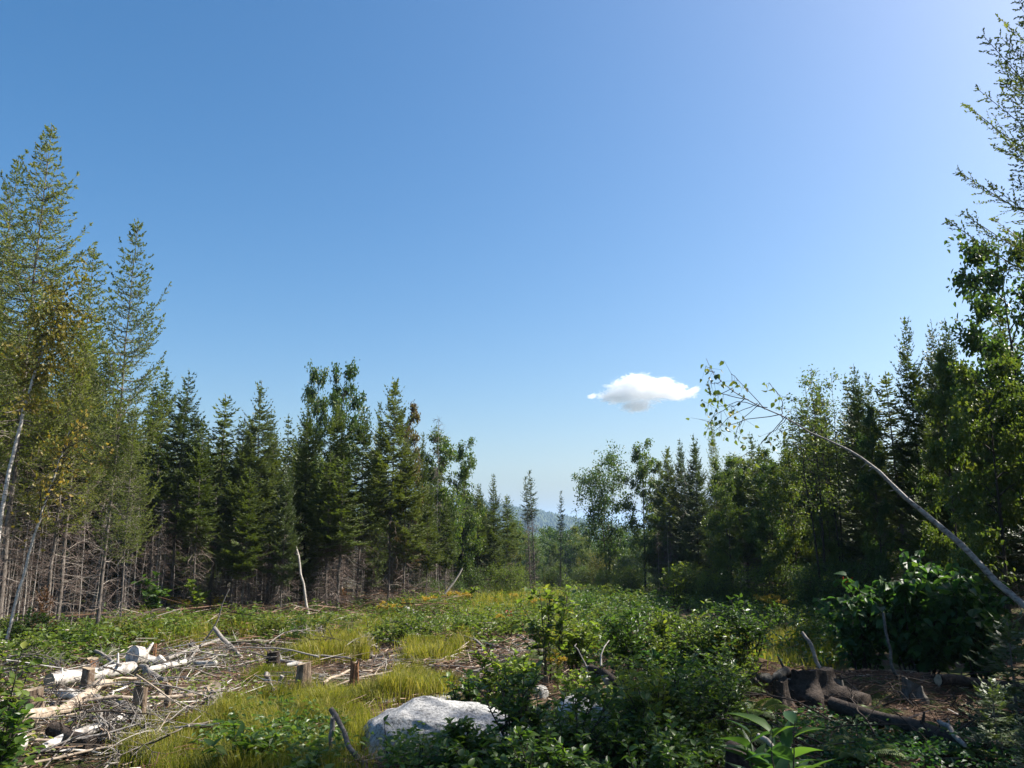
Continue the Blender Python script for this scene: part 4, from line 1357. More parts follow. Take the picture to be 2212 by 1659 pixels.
shrub('leafy_shrub', 905, 1655, 1560, 60, 'short shoot with three pairs of leaves at the foot of the boulder', 'shrub', 6.0, ll=.07, lw=.04, nstem=2, per=8, indiv=60, seed=31, side=False)
shrub('maple_sapling', 1190, 1480, 1212, 170, 'tall maple sapling standing in the middle of the clearing', 'sapling', 9.5, ll=.085, lw=.066, nstem=7, per=26, indiv=280, seed=40, upright=.9, cat='sapling', broad=True)
shrub('maple_sapling', 1240, 1470, 1295, 140, 'lower leafy sapling leaning right of the tall maple sapling', 'sapling', 10.0, ll=.08, lw=.058, nstem=7, per=24, indiv=220, seed=41, cat='sapling', broad=True)
shrub('maple_sapling', 1120, 1480, 1390, 160, 'low broad-leaved sapling left of the tall maple sapling', 'sapling', 8.6, ll=.075, lw=.05, nstem=8, per=22, indiv=200, seed=42, cat='sapling', broad=True)
shrub('willow_shrub', 1370, 1480, 1300, 200, 'shiny narrow-leaved shrub in the sunlit middle', 'shrub', 10.5, ll=.09, lw=.028, nstem=14, per=46, indiv=200, seed=43)
shrub('willow_shrub', 1470, 1475, 1300, 190, 'fresh green narrow-leaved shrub right of the shiny one', 'herb', 10.6, ll=.1, lw=.03, nstem=14, per=46, indiv=200, seed=44)
shrub('willow_shrub', 1460, 1540, 1400, 190, 'darker tall herb shrub before the narrow-leaved pair', 'alder', 8.4, ll=.1, lw=.035, nstem=11, per=36, indiv=200, seed=45)
shrub('willow_shrub', 1330, 1560, 1470, 150, 'small sunlit shrub behind the dark broken branch', 'herb', 7.6, ll=.08, lw=.04, nstem=9, per=26, indiv=160, seed=46)
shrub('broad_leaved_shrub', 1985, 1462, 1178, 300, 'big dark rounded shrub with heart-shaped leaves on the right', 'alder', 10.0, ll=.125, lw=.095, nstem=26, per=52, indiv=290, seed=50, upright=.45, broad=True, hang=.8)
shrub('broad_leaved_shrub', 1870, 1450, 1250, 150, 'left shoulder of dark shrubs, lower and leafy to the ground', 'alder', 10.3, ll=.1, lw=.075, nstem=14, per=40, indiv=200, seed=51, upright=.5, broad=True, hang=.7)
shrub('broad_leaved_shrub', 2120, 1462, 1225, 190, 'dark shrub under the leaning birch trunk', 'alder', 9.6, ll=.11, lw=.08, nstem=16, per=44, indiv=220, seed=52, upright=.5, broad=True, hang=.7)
shrub('leafy_shrub', 0, 1560, 1370, 150, 'green shrub with big leaves at the left border', 'herb', 6.6, ll=.085, lw=.05, nstem=7, per=15, indiv=200, seed=53)
shrub('leafy_shrub', -20, 1640, 1500, 130, 'shrub with dull green leaves in the lower left corner', 'shrub', 5.6, ll=.085, lw=.05, nstem=8, per=22, indiv=150, seed=54)
shrub('leafy_shrub', 520, 1655, 1560, 180, 'dark green leafy herb clump at the lower border in the grass', 'shrub', 6.1, ll=.1, lw=.045, nstem=10, per=20, indiv=170, seed=55, side=False)
shrub('leafy_shrub', 585, 1600, 1540, 110, 'small broad-leaved herb clump among the grass', 'shrub', 7.0, ll=.08, lw=.045, nstem=7, per=16, indiv=110, seed=56, side=False)
shrub('leafy_shrub', 640, 1700, 1610, 150, 'herb clump on the lower border left of the forked stick', 'shrub', 5.7, ll=.08, lw=.045, nstem=8, per=18, indiv=120, seed=57, side=False)
shrub('maple_sapling', 330, 1345, 1228, 75, 'small green maple sapling in front of the bare stems of the left stand', 'shrub', 17.0, ll=.13, lw=.11, nstem=4, per=18, indiv=0, seed=70, upright=.9, cat='sapling')
shrub('maple_sapling', 425, 1335, 1245, 70, 'yellow-green sapling by the dark trunk resting at the left stand', 'herb', 17.5, ll=.13, lw=.11, nstem=4, per=14, indiv=0, seed=71, upright=.9, cat='sapling')
shrub('maple_sapling', 1005, 1320, 1265, 50, 'small yellow-green sapling at the right foot of the left stand', 'herb', 24.5, ll=.15, lw=.12, nstem=4, per=14, indiv=0, seed=72, upright=.9, cat='sapling')
for k, (px, py, top, w_, lab) in enumerate([(1690, 1640, 1528, 190, 'sapling with long drooping bright leaves in the dark foreground'), (1735, 1700, 1600, 200, 'lower sapling with long drooping leaves at the bottom border'),
                                            (1625, 1680, 1560, 150, 'sapling with one long arching leaf left of the drooping pair')]):
    shrub('broad_leaf_sapling', px, py, top, w_, lab, 'alder', 4.9 + .2 * k, ll=.26, lw=.085, nstem=3, per=7, indiv=40, seed=60 + k, side=False, cat='sapling')
for k, (px, py, top, d) in enumerate([(2190, 1470, 1335, 7.4), (2150, 1560, 1470, 6.4), (2230, 1640, 1540, 5.6)]):
    H, parts = LIB['sapling_spruce'][0]
    b = ground(pt(px, py, d)[0], d)
    s = (topz(top, d) - b[2]) / H
    o = empty('fir_sapling', b)
    o.scale = (s * 1.5, s * 1.5, s)
    for nm, me in parts:
        c = bpy.data.objects.new(nm, me)
        COL.objects.link(c)
        c.parent = o
    tag(o, ('blue-green fir sapling below the leaning birch base', 'small fir sapling beside the dark log at the right border', 'fir sapling in the lower right corner')[k], 'sapling', 'fir saplings at the right border')

H, parts = LIB['sapling_spruce'][0]
for px, py, top, d, lab in ((88, 1385, 1270, 14.0, 'rusty brown dead conifer sapling at the left border'), (740, 1335, 1270, 20.0, 'brown dry sapling among the bare stems in the middle of the left stand'), (590, 1332, 1300, 19.0, 'small rusty dead sapling by the pale leaning trunk')):
    b = ground(pt(px, py, d)[0], d)
    sz = (topz(top, d) - b[2]) / H
    o = empty('dead_sapling', b)
    o.scale = (sz, sz, sz)
    for nm, me in parts:
        me = me.copy()
        if nm == 'crown':
            me.materials[0] = M['brown_needle']
        c = bpy.data.objects.new(nm, me)
        COL.objects.link(c)
        c.parent = o
    tag(o, lab, 'dead tree')

# medium shrubs scattered in the herb band (each a thing; shared meshes)
mid = []
for k in range(5):
    w, L = bush(1.0, .5, 700 + k, 8, 30, .075, .04, .6)
    mb = MB()
    mb.leaves(*L)
    mid.append((w.mesh('stems', M['bark_dark'], True), [mb.mesh('leaves', M[m_]) for m_ in ('herb', 'shrub', 'maple', 'herb')]))


def small(name, px, py, d, h, kind, label, cat, group, wide=1.0):
    b = at(px, py) if d is None else ground(pt(px, py, d)[0], d)
    o = empty(name, b, R.rand() * 6.28)
    o.scale = (h * wide, h * wide, h)
    for nm, me in kind:
        c = bpy.data.objects.new(nm, me)
        COL.objects.link(c)
        c.parent = o
    return tag(o, label, cat, group)


gs = 'knee-high shrubs in the clearing'
for k in range(150):
    u = R.rand()
    if k < 60:
        px, py = R.uniform(-30, 1300), R.uniform(1318, 1395)
        py += 30 * sstep(500, 0, px)
    elif k < 115:
        px, py = R.uniform(1230, 1830), R.uniform(1295, 1440)
    else:
        px, py = R.uniform(1380, 1620), R.uniform(1430, 1640)
    st = mid[k % 5]
    small('low_shrub', px, py, None, R.uniform(.3, .7) * (1.1 if px > 1230 else .8), [('stems', st[0]), ('leaves', st[1][R.randint(4)])], 'knee-high leafy shrub among the herbs of the clearing', 'shrub', gs, 1.1)
for px, py, h in [(930, 1400, .55), (860, 1400, .6), (1000, 1380, .5), (640, 1395, .5), (600, 1385, .5), (820, 1395, .5), (290, 1400, .6), (250, 1395, .5), (150, 1420, .5), (60, 1450, .55), (380, 1385, .5), (1040, 1365, .5), (700, 1375, .45), (50, 1400, .7), (110, 1400, .6)]:
    st = mid[R.randint(5)]
    small('low_shrub', px, py, None, h, [('stems', st[0]), ('leaves', st[1][R.choice([0, 1, 3])])], 'knee-high leafy shrub among the herbs of the clearing', 'shrub', gs, 1.2)
small('low_shrub', 1455, 1300, 24.0, 1.5, [('stems', mid[0][0]), ('leaves', mid[0][1][0])], 'small tree-like shrub with ochre leaves before the dark right stand', 'shrub', None, .9)

ge = 'bushes along the foot of the forest'
for k in range(46):
    if k < 26:
        px = R.uniform(1340, 1860)
        d = 31 - 14 * (px - 1340) / 520 + R.uniform(-1, 2)
    elif k < 38:
        px, d = R.uniform(1100, 1360), R.uniform(36, 50)
    else:
        px, d = R.uniform(880, 1130), R.uniform(26, 33)
    H, parts = LIB['dark_bush' if k % 3 else 'round_bush'][k % 2]
    b = ground(pt(px, 1200, d)[0], d)
    o = empty('bush', b, R.rand() * 6.28)
    hh = R.uniform(.45, 1.15) / H
    o.scale = (hh, hh, hh)
    for nm, me in parts:
        c = bpy.data.objects.new(nm, me)
        COL.objects.link(c)
        c.parent = o
    tag(o, 'dense leafy bush at the foot of the forest edge', 'bush', ge)

# goldenrod, ferns
fl = []
for k in range(3):
    r = np.random.RandomState(800 + k)
    st, lf, pl = MB(), MB(), MB()
    for q in range(7):
        az, hh = r.rand() * 6.28, r.uniform(.7, 1.0)
        s = np.linspace(0, 1, 6)
        X = np.column_stack([math.cos(az) * .22 * s ** 1.4, math.sin(az) * .22 * s ** 1.4, hh * s])
        st.tube(X, np.linspace(.006, .003, 6), 4)
        m_ = 26
        f_ = r.uniform(.15, .92, m_)
        P = np.column_stack([np.interp(f_, s, X[:, c]) for c in range(3)])
        D = r.normal(0, 1, (m_, 3)) * np.array([1, 1, .3]) + np.array([0, 0, .35])
        lf.leaves(P, D, np.column_stack([r.normal(0, .3, (m_, 2)), np.ones(m_)]), .12 * (1.1 - f_ * .6), .022, r.rand(m_))
        for b_ in range(5):
            d = nrm(np.array([r.normal(), r.normal(), .7]))
            P = X[-1] + d * np.linspace(0, .13, 9)[:, None] + r.normal(0, .012, (9, 3)) - np.array([0, 0, .05])
            pl.blades(np.repeat(P, 2, 0), r.normal(0, 1, (18, 3)), r.normal(0, 1, (18, 3)), .035, .03, r.rand(18))
    fl.append([('stems', st.mesh('stems', M['herb'])), ('leaves', lf.mesh('leaves', M['herb'])), ('flowers', pl.mesh('plumes', M['flower']))])
gg = 'goldenrod flowering in the clearing'
spots = [(R.uniform(330, 680), R.uniform(1338, 1358)) for _ in range(17)] + [(R.uniform(950, 1110), R.uniform(1308, 1335)) for _ in range(7)] + [(R.uniform(1040, 1300), R.uniform(1325, 1380)) for _ in range(5)] + [(R.uniform(820, 960), R.uniform(1335, 1355)) for _ in range(6)] + [(R.uniform(1560, 1800), R.uniform(1320, 1370)) for _ in range(5)] + [(1205, 1490), (285, 1375), (1565, 1470), (1575, 1465)]
for k, (px, py) in enumerate(spots):
    small('goldenrod', px, py, None, R.uniform(.35, .62), fl[k % 3], 'goldenrod with yellow plumes in the herbs of the clearing', 'flower', gg, 1.0)
fr = []
for k in range(3):
    r = np.random.RandomState(850 + k)
    items = []
    for q in range(9):
        mb = MB()
        az = q * 6.28 / 9 + r.normal(0, .25)
        s = np.linspace(0, 1, 9)
        ln = r.uniform(.75, 1.05)
        X = np.column_stack([math.cos(az) * ln * .75 * s, math.sin(az) * ln * .75 * s, ln * (.75 * s - .55 * s ** 2.4)])
        mb.tube(X, np.linspace(.006, .002, 9), 3, .9)
        m_ = 22
        f_ = np.linspace(.12, 1, m_)
        P = np.column_stack([np.interp(f_, s, X[:, c]) for c in range(3)])
        T = nrm(np.column_stack([np.interp(f_, s, np.gradient(X[:, c])) for c in range(3)]))
        S = nrm(np.cross(T, [0, 0, 1.0]))
        U = np.cross(S, T)
        wl = .24 * np.sin(np.pi * np.clip(f_, .06, .99)) ** .7 * (1.15 - f_ * .6)
        for sg in (-1, 1):
            mb.leaves(P, S * sg + T * .35 - U * .12, U, wl, .05, np.clip(.45 + r.normal(0, .15, m_), 0, 1), fold=.1)
        items.append(('frond', mb.mesh('frond', M['fern'])))
    fr.append(items)
gf = 'ferns and bracken between the slash'
spots = [(R.uniform(0, 300), R.uniform(1385, 1440)) for _ in range(14)] + [(R.uniform(500, 1180), R.uniform(1325, 1400)) for _ in range(22)] + [(R.uniform(1250, 1750), R.uniform(1310, 1420)) for _ in range(12)] + [(R.uniform(1480, 1640), R.uniform(1480, 1620)) for _ in range(8)] + [(2120, 1440), (2180, 1520), (2060, 1640), (1990, 1600), (1880, 1560), (1850, 1650)]
for k, (px, py) in enumerate(spots):
    small('fern', px, py, None, R.uniform(.3, .55), fr[k % 3], 'fern with arching fronds among the herbs of the clearing', 'fern', gf)

# red sprigs
for px, py, d, lab in ((1098, 1338, 17.5, 'bright red seedling in the middle distance grass'), (1835, 1258, 13, 'red maple seedling beside the dark birch stems')):
    P = R.normal(0, .045, (12, 3)) + np.array([0, 0, .35])
    mb = MB()
    mb.leaves(P, R.normal(0, 1, (12, 3)), R.normal(0, .5, (12, 3)) + np.array([0, 0, 1]), .055, .045, R.rand(12))
    st = MB()
    st.sticks(np.zeros((8, 3)), P[:8], .006, .003)
    b = ground(pt(px, py, d)[0], d)
    b[2] = max(b[2], pt(px, py, d)[2] - .35)
    o = empty('red_seedling', b)
    mb.build('leaves', M['redleaf'], o)
    st.tube(np.array([[0, 0, .1], [0, 0, float(terrain(b[0], b[1])) - b[2] - .03]]), .006, 4)
    st.build('stems', M['bark_dark'], o)
    tag(o, lab, 'seedling')


# ------------------------------------------------------------------ grass, low herbs and slash: what nobody could count
def in_poly(x, y, poly):
    c = np.zeros(len(x), bool)
    for (x1_, y1_), (x2_, y2_) in zip(poly, np.roll(poly, -1, 0)):
        k = (y1_ > y) != (y2_ > y)
        c ^= k & (x < (x2_ - x1_) * (y - y1_) / (y2_ - y1_ + 1e-12) + x1_)
    return c


def area(pts):
    return np.array([at(*p)[:2] for p in pts])


def scatter(poly, n):
    lo, hi = poly.min(0), poly.max(0)
    out = np.zeros((0, 2))
    while len(out) < n:
        q = R.uniform(lo, hi, (n * 2, 2))
        out = np.vstack([out, q[in_poly(q[:, 0], q[:, 1], poly)]])
    return out[:n]


def grass(pts, n, h, w, label, tint=.5, clump=.35, flop=.5):
    poly = area(pts)
    q = scatter(poly, n * 2)
    q = q + R.normal(0, .11, q.shape) * (R.rand(len(q), 1) < .5)
    cl = vnoise(q[:, 0] / clump, q[:, 1] / clump, 31) + .6 * vnoise(q[:, 0] / .13, q[:, 1] / .13, 32)
    keep = np.argsort(-(cl + R.normal(0, .3, len(q))))[:n]
    q, cl = q[keep], cl[keep]
    P = np.column_stack([q, terrain(q[:, 0], q[:, 1]) - .01])
    hh = h * R.uniform(.45, 1.15, n) * (1 + .3 * cl)
    # tussocks fan outwards
    ga = vnoise(q[:, 0] / .3, q[:, 1] / .3, 33) * 5 + R.normal(0, .9, n)
    b = np.column_stack([np.cos(ga), np.sin(ga), np.zeros(n)]) * (flop * R.uniform(.2, 1.3, n))[:, None]
    S = nrm(np.column_stack([R.normal(0, 1, (n, 2)), np.zeros(n)])) * w * .5
    z = np.array([0, 0, 1.0])
    A1 = P + (z * .5 + b * .16) * hh[:, None]
    A2 = P + (z * .85 + b * .55) * hh[:, None]
    A3 = P + (z * .92 + b * 1.05) * hh[:, None]
    V = np.stack([P - S, P + S, A1 - S * .9, A1 + S * .9, A2 - S * .6, A2 + S * .6, A3], 1).reshape(-1, 3)
    o = (np.arange(n) * 7)[:, None]
    t = np.clip(tint - .05 + .13 * cl + R.normal(0, .2, n) + (R.rand(n) < .07) * .5, 0, 1)
    mb = MB()
    mb.add(V, np.concatenate([o + np.array([[0, 1, 3, 2]]), o + np.array([[2, 3, 5, 4]])]), np.concatenate([t, t]))
    mb.add(V, o + np.array([[4, 5, 6]]), t)
    tag(mb.build('grass', M['grass']), label, None, None, 'stuff')


grass([(320, 1659), (420, 1590), (520, 1510), (640, 1497), (815, 1512), (795, 1580), (760, 1690), (330, 1690)], 24000, .2, .0045, 'long yellow-green grass before the boulder', .55)
grass([(800, 1545), (850, 1485), (1000, 1480), (960, 1512), (830, 1520)], 5000, .22, .006, 'grass patch behind the boulder', .6)
grass([(655, 1438), (680, 1395), (770, 1392), (800, 1428)], 3800, .3, .008, 'sunlit grass tuft in the middle', .6)
grass([(570, 1440), (600, 1425), (690, 1420), (660, 1440)], 2000, .22, .008, 'grass fringe by the weathered stump', .45)
grass([(880, 1445), (880, 1400), (1010, 1372), (1010, 1400), (950, 1440)], 4500, .25, .008, 'grass by the whitish stone', .55)
grass([(960, 1335), (960, 1302), (1200, 1296), (1230, 1320), (1050, 1345)], 6000, .4, .014, 'bright grass at the far end of the clearing', .65)
grass([(230, 1412), (260, 1362), (400, 1352), (470, 1380), (420, 1405)], 4500, .35, .01, 'rank grass under the left stand', .6)
grass([(480, 1380), (480, 1350), (900, 1340), (900, 1375), (700, 1385)], 6500, .28, .01, 'grass between the herbs under the left stand', .5)
grass([(560, 1480), (540, 1462), (620, 1455), (640, 1475)], 1500, .14, .006, 'small green grass patch in the slash', .3)
grass([(1180, 1420), (1200, 1340), (1330, 1330), (1340, 1430)], 4000, .25, .008, 'grass under the maple saplings', .55)
grass([(1500, 1480), (1520, 1400), (1650, 1380), (1800, 1400), (1800, 1440), (1620, 1450), (1560, 1500)], 5500, .3, .008, 'grass in the dappled light on the right', .55)
grass([(850, 1490), (850, 1450), (900, 1440), (910, 1475)], 1500, .16, .006, 'grass tuft by the flat stone', .55)
grass([(360, 1560), (300, 1600), (250, 1659), (330, 1659), (430, 1590)], 1800, .16, .005, 'thin grass at the edge of the slash', .5)


def herbs(pts, n, h, ll, lw, mat, label, per=6, tint=.45, patch=0.0):
    q = scatter(area(pts), n)
    if patch:
        q = q[vnoise(q[:, 0] / 1.5, q[:, 1] / 1.9, 77) + .5 * vnoise(q[:, 0] / .5, q[:, 1] / .6, 78) + R.normal(0, .12, n) < patch]
    n = len(q)
    z0 = terrain(q[:, 0], q[:, 1])
    m_ = n * per
    P = np.repeat(np.column_stack([q, z0]), per, 0)
    hh = h * R.uniform(.35, 1.1, n) * (1 + .55 * vnoise(q[:, 0] / .9, q[:, 1] / .9, 61))
    tq = .28 * vnoise(q[:, 0] / 1.3, q[:, 1] / 1.3, 62) + .15 * vnoise(q[:, 0] / .4, q[:, 1] / .4, 63)
    hh, tq = np.repeat(hh, per), np.repeat(tq, per)
    P = P + np.column_stack([R.normal(0, .06, (m_, 2)), hh * R.uniform(.35, 1.05, m_)])
    D = np.column_stack([R.normal(0, 1, (m_, 2)), R.normal(.1, .35, m_)])
    mb = MB()
    mb.leaves(P, D, np.column_stack([R.normal(0, .4, (m_, 2)), np.ones(m_)]), ll * R.uniform(.6, 1.3, m_), lw, np.clip(R.normal(tint, .17, m_) + tq, 0, 1))
    tag(mb.build('ground_herbs', M[mat]), label, None, None, 'stuff')


herbs([(-40, 1460), (-40, 1375), (300, 1352), (640, 1330), (1150, 1300), (1230, 1320), (1230, 1380), (1000, 1400), (830, 1405), (640, 1400), (470, 1392), (230, 1425), (100, 1470)], 5200, .34, .085, .05, 'herb', 'brambles and herbs covering the far clearing', 6, patch=.22)
herbs([(200, 1420), (300, 1352), (640, 1330), (1150, 1300), (1230, 1320), (1230, 1380), (1000, 1395), (640, 1385), (400, 1400)], 2600, .42, .1, .025, 'fern', 'bracken and narrow leaved herbs of the far clearing', 6, .45, .3)
herbs([(1090, 1318), (1090, 1276), (1420, 1272), (1420, 1320)], 1200, .4, .1, .05, 'herb', 'herbs at the rim of the valley', 6)
herbs([(1230, 1440), (1230, 1300), (1800, 1290), (1850, 1440), (1600, 1460), (1400, 1540), (1270, 1500)], 3600, .4, .085, .045, 'shrub', 'herbs covering the right of the clearing', 6, patch=.35)
herbs([(1380, 1690), (1420, 1480), (1600, 1450), (1620, 1690)], 900, .25, .055, .03, 'shrub', 'low herbs in the shade before the mound', 6)
herbs([(820, 1690), (930, 1560), (1400, 1560), (1500, 1690)], 1400, .3, .05, .03, 'shrub', 'low herbs under the foreground shrubs', 6)
herbs([(1600, 1690), (1620, 1560), (1780, 1540), (2000, 1590), (2260, 1560), (2260, 1700)], 700, .14, .05, .03, 'alder', 'seedlings on the shaded lower right floor', 5, .4)
herbs([(-60, 1690), (-60, 1480), (60, 1440), (500, 1410), (640, 1500), (330, 1640)], 420, .16, .05, .03, 'herb', 'seedlings between the slash', 4)
herbs([(420, 1660), (480, 1580), (640, 1540), (760, 1600), (740, 1690)], 420, .24, .06, .03, 'shrub', 'herbs in the long grass', 5)


def slash(pts, n, lmin, lmax, wmin, wmax, label, rise=.06, tint=(.45, .28), name='slash_litter'):
    q = scatter(area(pts), n)
    z0 = terrain(q[:, 0], q[:, 1])
    L = lmin * (lmax / lmin) ** (R.rand(n) ** 1.6)
    a = R.normal(.35, 1.15, n)
    pitch = R.normal(.05, .16, n)
    d = np.column_stack([np.cos(a) * np.cos(pitch), np.sin(a) * np.cos(pitch), np.sin(pitch)]) * L[:, None]
    c = np.column_stack([q, z0 + rise * R.rand(n) ** 1.5 + .012])
    w = (wmin + (wmax - wmin) * R.rand(n) ** 2) * .5
    mb = MB()
    mb.sticks(c - d / 2, c + d / 2, w, w * .5, np.clip(R.normal(*tint, n), 0, 1))
    tag(mb.build(name, M['litter']), label, None, None, 'stuff')


SL = [(-60, 1690), (-60, 1490), (60, 1445), (200, 1425), (470, 1395), (620, 1405), (1010, 1440), (1010, 1478), (830, 1490), (640, 1500), (520, 1515), (420, 1585), (330, 1660), (300, 1690)]
slash(SL, 9000, .02, .22, .004, .016, 'twigs, bark and wood chips strewn over the slash', .05, (.36, .3))
slash(SL, 750, .25, .9, .004, .012, 'bleached twigs heaped in the slash', .14, (.55, .28), 'twig_heap')
slash([(780, 1400), (1080, 1345), (1180, 1350), (1150, 1400), (1000, 1460), (830, 1450)], 3500, .05, .5, .008, .03, 'chips and twigs in the middle distance', .1, (.5, .25))
slash([(-40, 1450), (-40, 1385), (640, 1335), (1150, 1305), (1230, 1330), (1000, 1400), (230, 1425)], 5000, .08, .9, .006, .022, 'dry twigs and chips between the herbs', .22, (.5, .28))
slash([(940, 1345), (1000, 1318), (1120, 1325), (1150, 1350)], 900, .1, .7, .012, .04, 'brown slash beyond the grass', .2, (.35, .2))
slash([(1480, 1690), (1560, 1500), (1700, 1440), (2000, 1460), (2260, 1500), (2260, 1700)], 6000, .03, .35, .004, .016, 'dark needles and twigs on the shaded mound', .05, (.3, .2))
slash([(300, 1690), (420, 1600), (900, 1500), (1300, 1400), (1500, 1500), (1450, 1690)], 4200, .03, .45, .004, .013, 'twigs lying between the plants', .12, (.4, .22))
slash([(100, 1400), (480, 1350), (1000, 1300), (1000, 1330), (480, 1385)], 1800, .2, 1.4, .008, .03, 'dry brush along the foot of the left stand', .5, (.4, .2), 'dry_brush')
slash([(1300, 1330), (1700, 1320), (1800, 1440), (1400, 1420)], 900, .1, .7, .006, .02, 'twigs under the right hand shrubs', .2, (.4, .2))

# larger loose sticks, one thing each
stm = []
for k in range(6):
    mb = MB()
    t = np.linspace(0, 1, 7)
    P = np.column_stack([t - .5, np.cumsum(R.normal(0, .018, 7)), np.cumsum(R.normal(0, .014, 7))])
    mb.tube(P, np.linspace(.010, .005, 7), 6, cap=True)
    for j in range(3):
        i = R.randint(1, 6)
        mb.tube(np.array([P[i], P[i] + np.array([.08, R.normal(0, .06), abs(R.normal(0, .05))])]), [.006, .003], 4)
    stm.append([mb.mesh('stick', M[m_], True) for m_ in ('gray_wood', 'birch_log', 'tan_wood', 'dark_wood', 'gray_wood')])
for k in range(140):
    if k < 95:
        px, py = R.uniform(-20, 620), R.uniform(1420, 1655)
        if px > 640 - (py - 1420) * 1.5:
            px *= .5
    else:
        px, py = R.uniform(560, 1150), R.uniform(1390, 1495)
    b = at(px, py)
    o = bpy.data.objects.new('stick', stm[k % 6][R.randint(5)])
    COL.objects.link(o)
    o.location = b + np.array([0, 0, R.uniform(.01, .1)])
    L = R.uniform(.35, 1.5)
    o.scale = (L, R.uniform(.7, 1.5), R.uniform(.7, 1.5))
    o.rotation_euler = (R.rand() * 6, R.normal(0, .14), R.normal(.35, 1.0))
    tag(o, 'broken stick lying loose in the slash', 'stick', 'loose sticks in the slash')

brm = []
for k in range(5):
    mb = MB()
    t = np.linspace(0, 1, 9)
    P = np.column_stack([t - .5, .1 * np.sin(t * 3 + k) + np.cumsum(R.normal(0, .015, 9)), .12 * np.sin(t * 3.1) + np.cumsum(R.normal(0, .012, 9))])
    mb.tube(P, np.linspace(.0075, .003, 9), 5, cap=True)
    for j in range(9):
        i = R.randint(1, 8)
        d_ = nrm(np.array([.7, R.normal(0, .8), R.normal(.1, .5)])) * R.uniform(.12, .4) * (1.1 - t[i])
        e = P[i] + d_
        mb.tube(np.array([P[i], P[i] + d_ * .5 + R.normal(0, .012, 3), e]), [.004, .003, .0016], 4)
        for q in range(3):
            b0 = P[i] + d_ * R.uniform(.3, 1)
            mb.sticks(b0[None], (b0 + nrm(d_ + R.normal(0, .15, 3)) * R.uniform(.04, .13))[None], .0025, .0012)
    brm.append([mb.mesh('dead_branch', M[m_], True) for m_ in ('gray_wood', 'dark_wood', 'bark', 'bark_pole')])
for k in range(98):
    if k >= 80:
        px, py = R.uniform(1600, 2200), R.uniform(1480, 1640)
    elif k < 56:
        px, py = R.uniform(-20, 640), R.uniform(1410, 1640)
        if px > 640 - (py - 1420) * 1.5:
            px *= .5
    else:
        px, py = R.uniform(560, 1180), R.uniform(1365, 1490)
    b = at(px, py)
    o = bpy.data.objects.new('dead_branch', brm[k % 5][R.randint(4) if k < 80 else 1])
    COL.objects.link(o)
    L = R.uniform(.5, 1.5)
    o.location = b + np.array([0, 0, R.uniform(.03, .12)])
    o.scale = (L, L, L * R.uniform(.6, 1.3))
    o.rotation_euler = (R.normal(0, .5), R.normal(0, .15), R.rand() * 6.28)
    tag(o, 'dead branch with fine side twigs lying in the slash' if k < 80 else 'dark dead branch lying on the shaded mound at lower right', 'branch', 'dead branches in the slash' if k < 80 else 'dead branches on the mound')

# ------------------------------------------------------------------ cloud, far beyond the haze
cl = MB()
cd = 1900.0
cc = pt(1398, 848, cd)
pm = cd / FPX * K / CP                        # metres per photograph pixel out there
u, v = np.meshgrid(np.linspace(0, 2 * np.pi, 32, endpoint=False), np.linspace(0, np.pi, 17))
d = np.stack([np.cos(u) * np.sin(v), np.sin(u) * np.sin(v), np.cos(v)], -1)
i, j = np.meshgrid(np.arange(16), np.arange(32), indexing='ij')
j2 = (j + 1) % 32
cl.add((d * np.array([140 * pm, 62 * pm, 62 * pm])).reshape(-1, 3), np.stack([i * 32 + j, (i + 1) * 32 + j, (i + 1) * 32 + j2, i * 32 + j2], -1).reshape(-1, 4))
cm, cnt, cout = newmat('cloud_vapour')
try:
    cm.cycles.volume_step_rate = .2
except Exception:
    pass
pv = N(cnt, 'ShaderNodeVolumePrincipled')
pv.inputs['Color'].default_value = (.97, .97, .97, 1)
pv.inputs['Anisotropy'].default_value = .0
tc = N(cnt, 'ShaderNodeTexCoord')


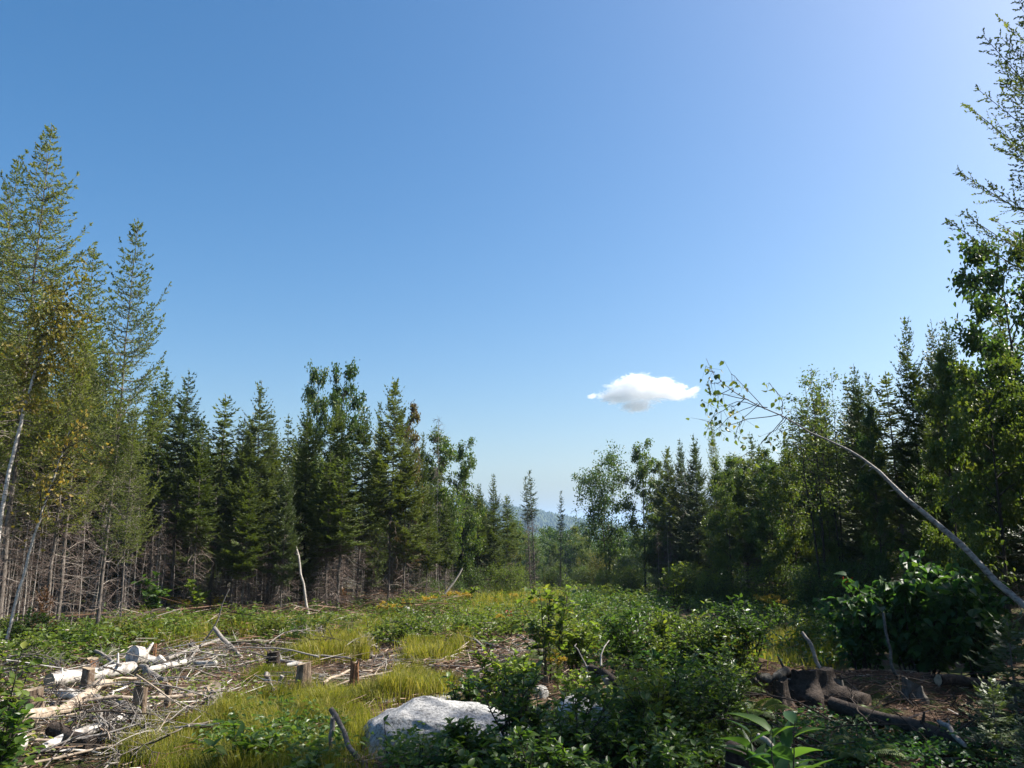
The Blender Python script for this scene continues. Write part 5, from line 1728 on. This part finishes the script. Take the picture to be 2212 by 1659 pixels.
def vmath(op, a, b=None):
    n_ = N(cnt, 'ShaderNodeVectorMath', operation=op)
    for i_, x_ in enumerate((a, b)):
        if x_ is None:
            continue
        if isinstance(x_, tuple):
            n_.inputs[i_].default_value = x_
        else:
            cnt.links.new(x_, n_.inputs[i_])
    return n_


nz = N(cnt, 'ShaderNodeTexNoise')
nz.inputs['Scale'].default_value = 1 / (13 * pm)
nz.inputs['Detail'].default_value = 6
nz.inputs['Roughness'].default_value = .68
nz.inputs['Distortion'].default_value = 1.1
cnt.links.new(vmath('MULTIPLY', tc.outputs['Object'], (.8, .8, 1.5)).outputs[0], nz.inputs['Vector'])
dens = None
# the cloud's lobes: centre (photograph pixels from its middle, right and up) and radii
for (lx, lz, ax_, az_) in ((-12, 4, 62, 26), (-22, 22, 36, 17), (40, 3, 46, 17), (70, -6, 26, 9), (-24, -29, 30, 12), (-50, 14, 34, 7), (28, 24, 26, 7), (98, 4, 12, 5), (-118, -8, 9, 3), (-62, -8, 40, 14)):
    q = vmath('DIVIDE', vmath('SUBTRACT', tc.outputs['Object'], (lx * pm, 0, lz * pm)).outputs[0], (ax_ * pm, 40 * pm, az_ * pm))
    ln = vmath('LENGTH', q.outputs[0]).outputs['Value']
    e = math_(cnt, 'SUBTRACT', 1.0, ln)
    dens = e if dens is None else math_(cnt, 'MAXIMUM', dens, e)
val = math_(cnt, 'ADD', dens, math_(cnt, 'MULTIPLY', math_(cnt, 'SUBTRACT', nz.outputs[0], .5), 3.4))
mr = N(cnt, 'ShaderNodeMapRange')
mr.inputs['From Min'].default_value = 0
mr.inputs['From Max'].default_value = .25
mr.inputs['To Max'].default_value = .05
cnt.links.new(val, mr.inputs['Value'])
cnt.links.new(mr.outputs[0], pv.inputs['Density'])
cnt.links.new(pv.outputs[0], cout.inputs['Volume'])
co_ = cl.build('cloud', cm, None, True)
co_.location = cc
tag(co_, 'small ragged white cloud low in the blue sky', 'cloud')

if 0:
    print('TRIS', sum(len(m_.loop_triangles) or sum(len(p_.vertices) - 2 for p_ in m_.polygons) for m_ in bpy.data.meshes))
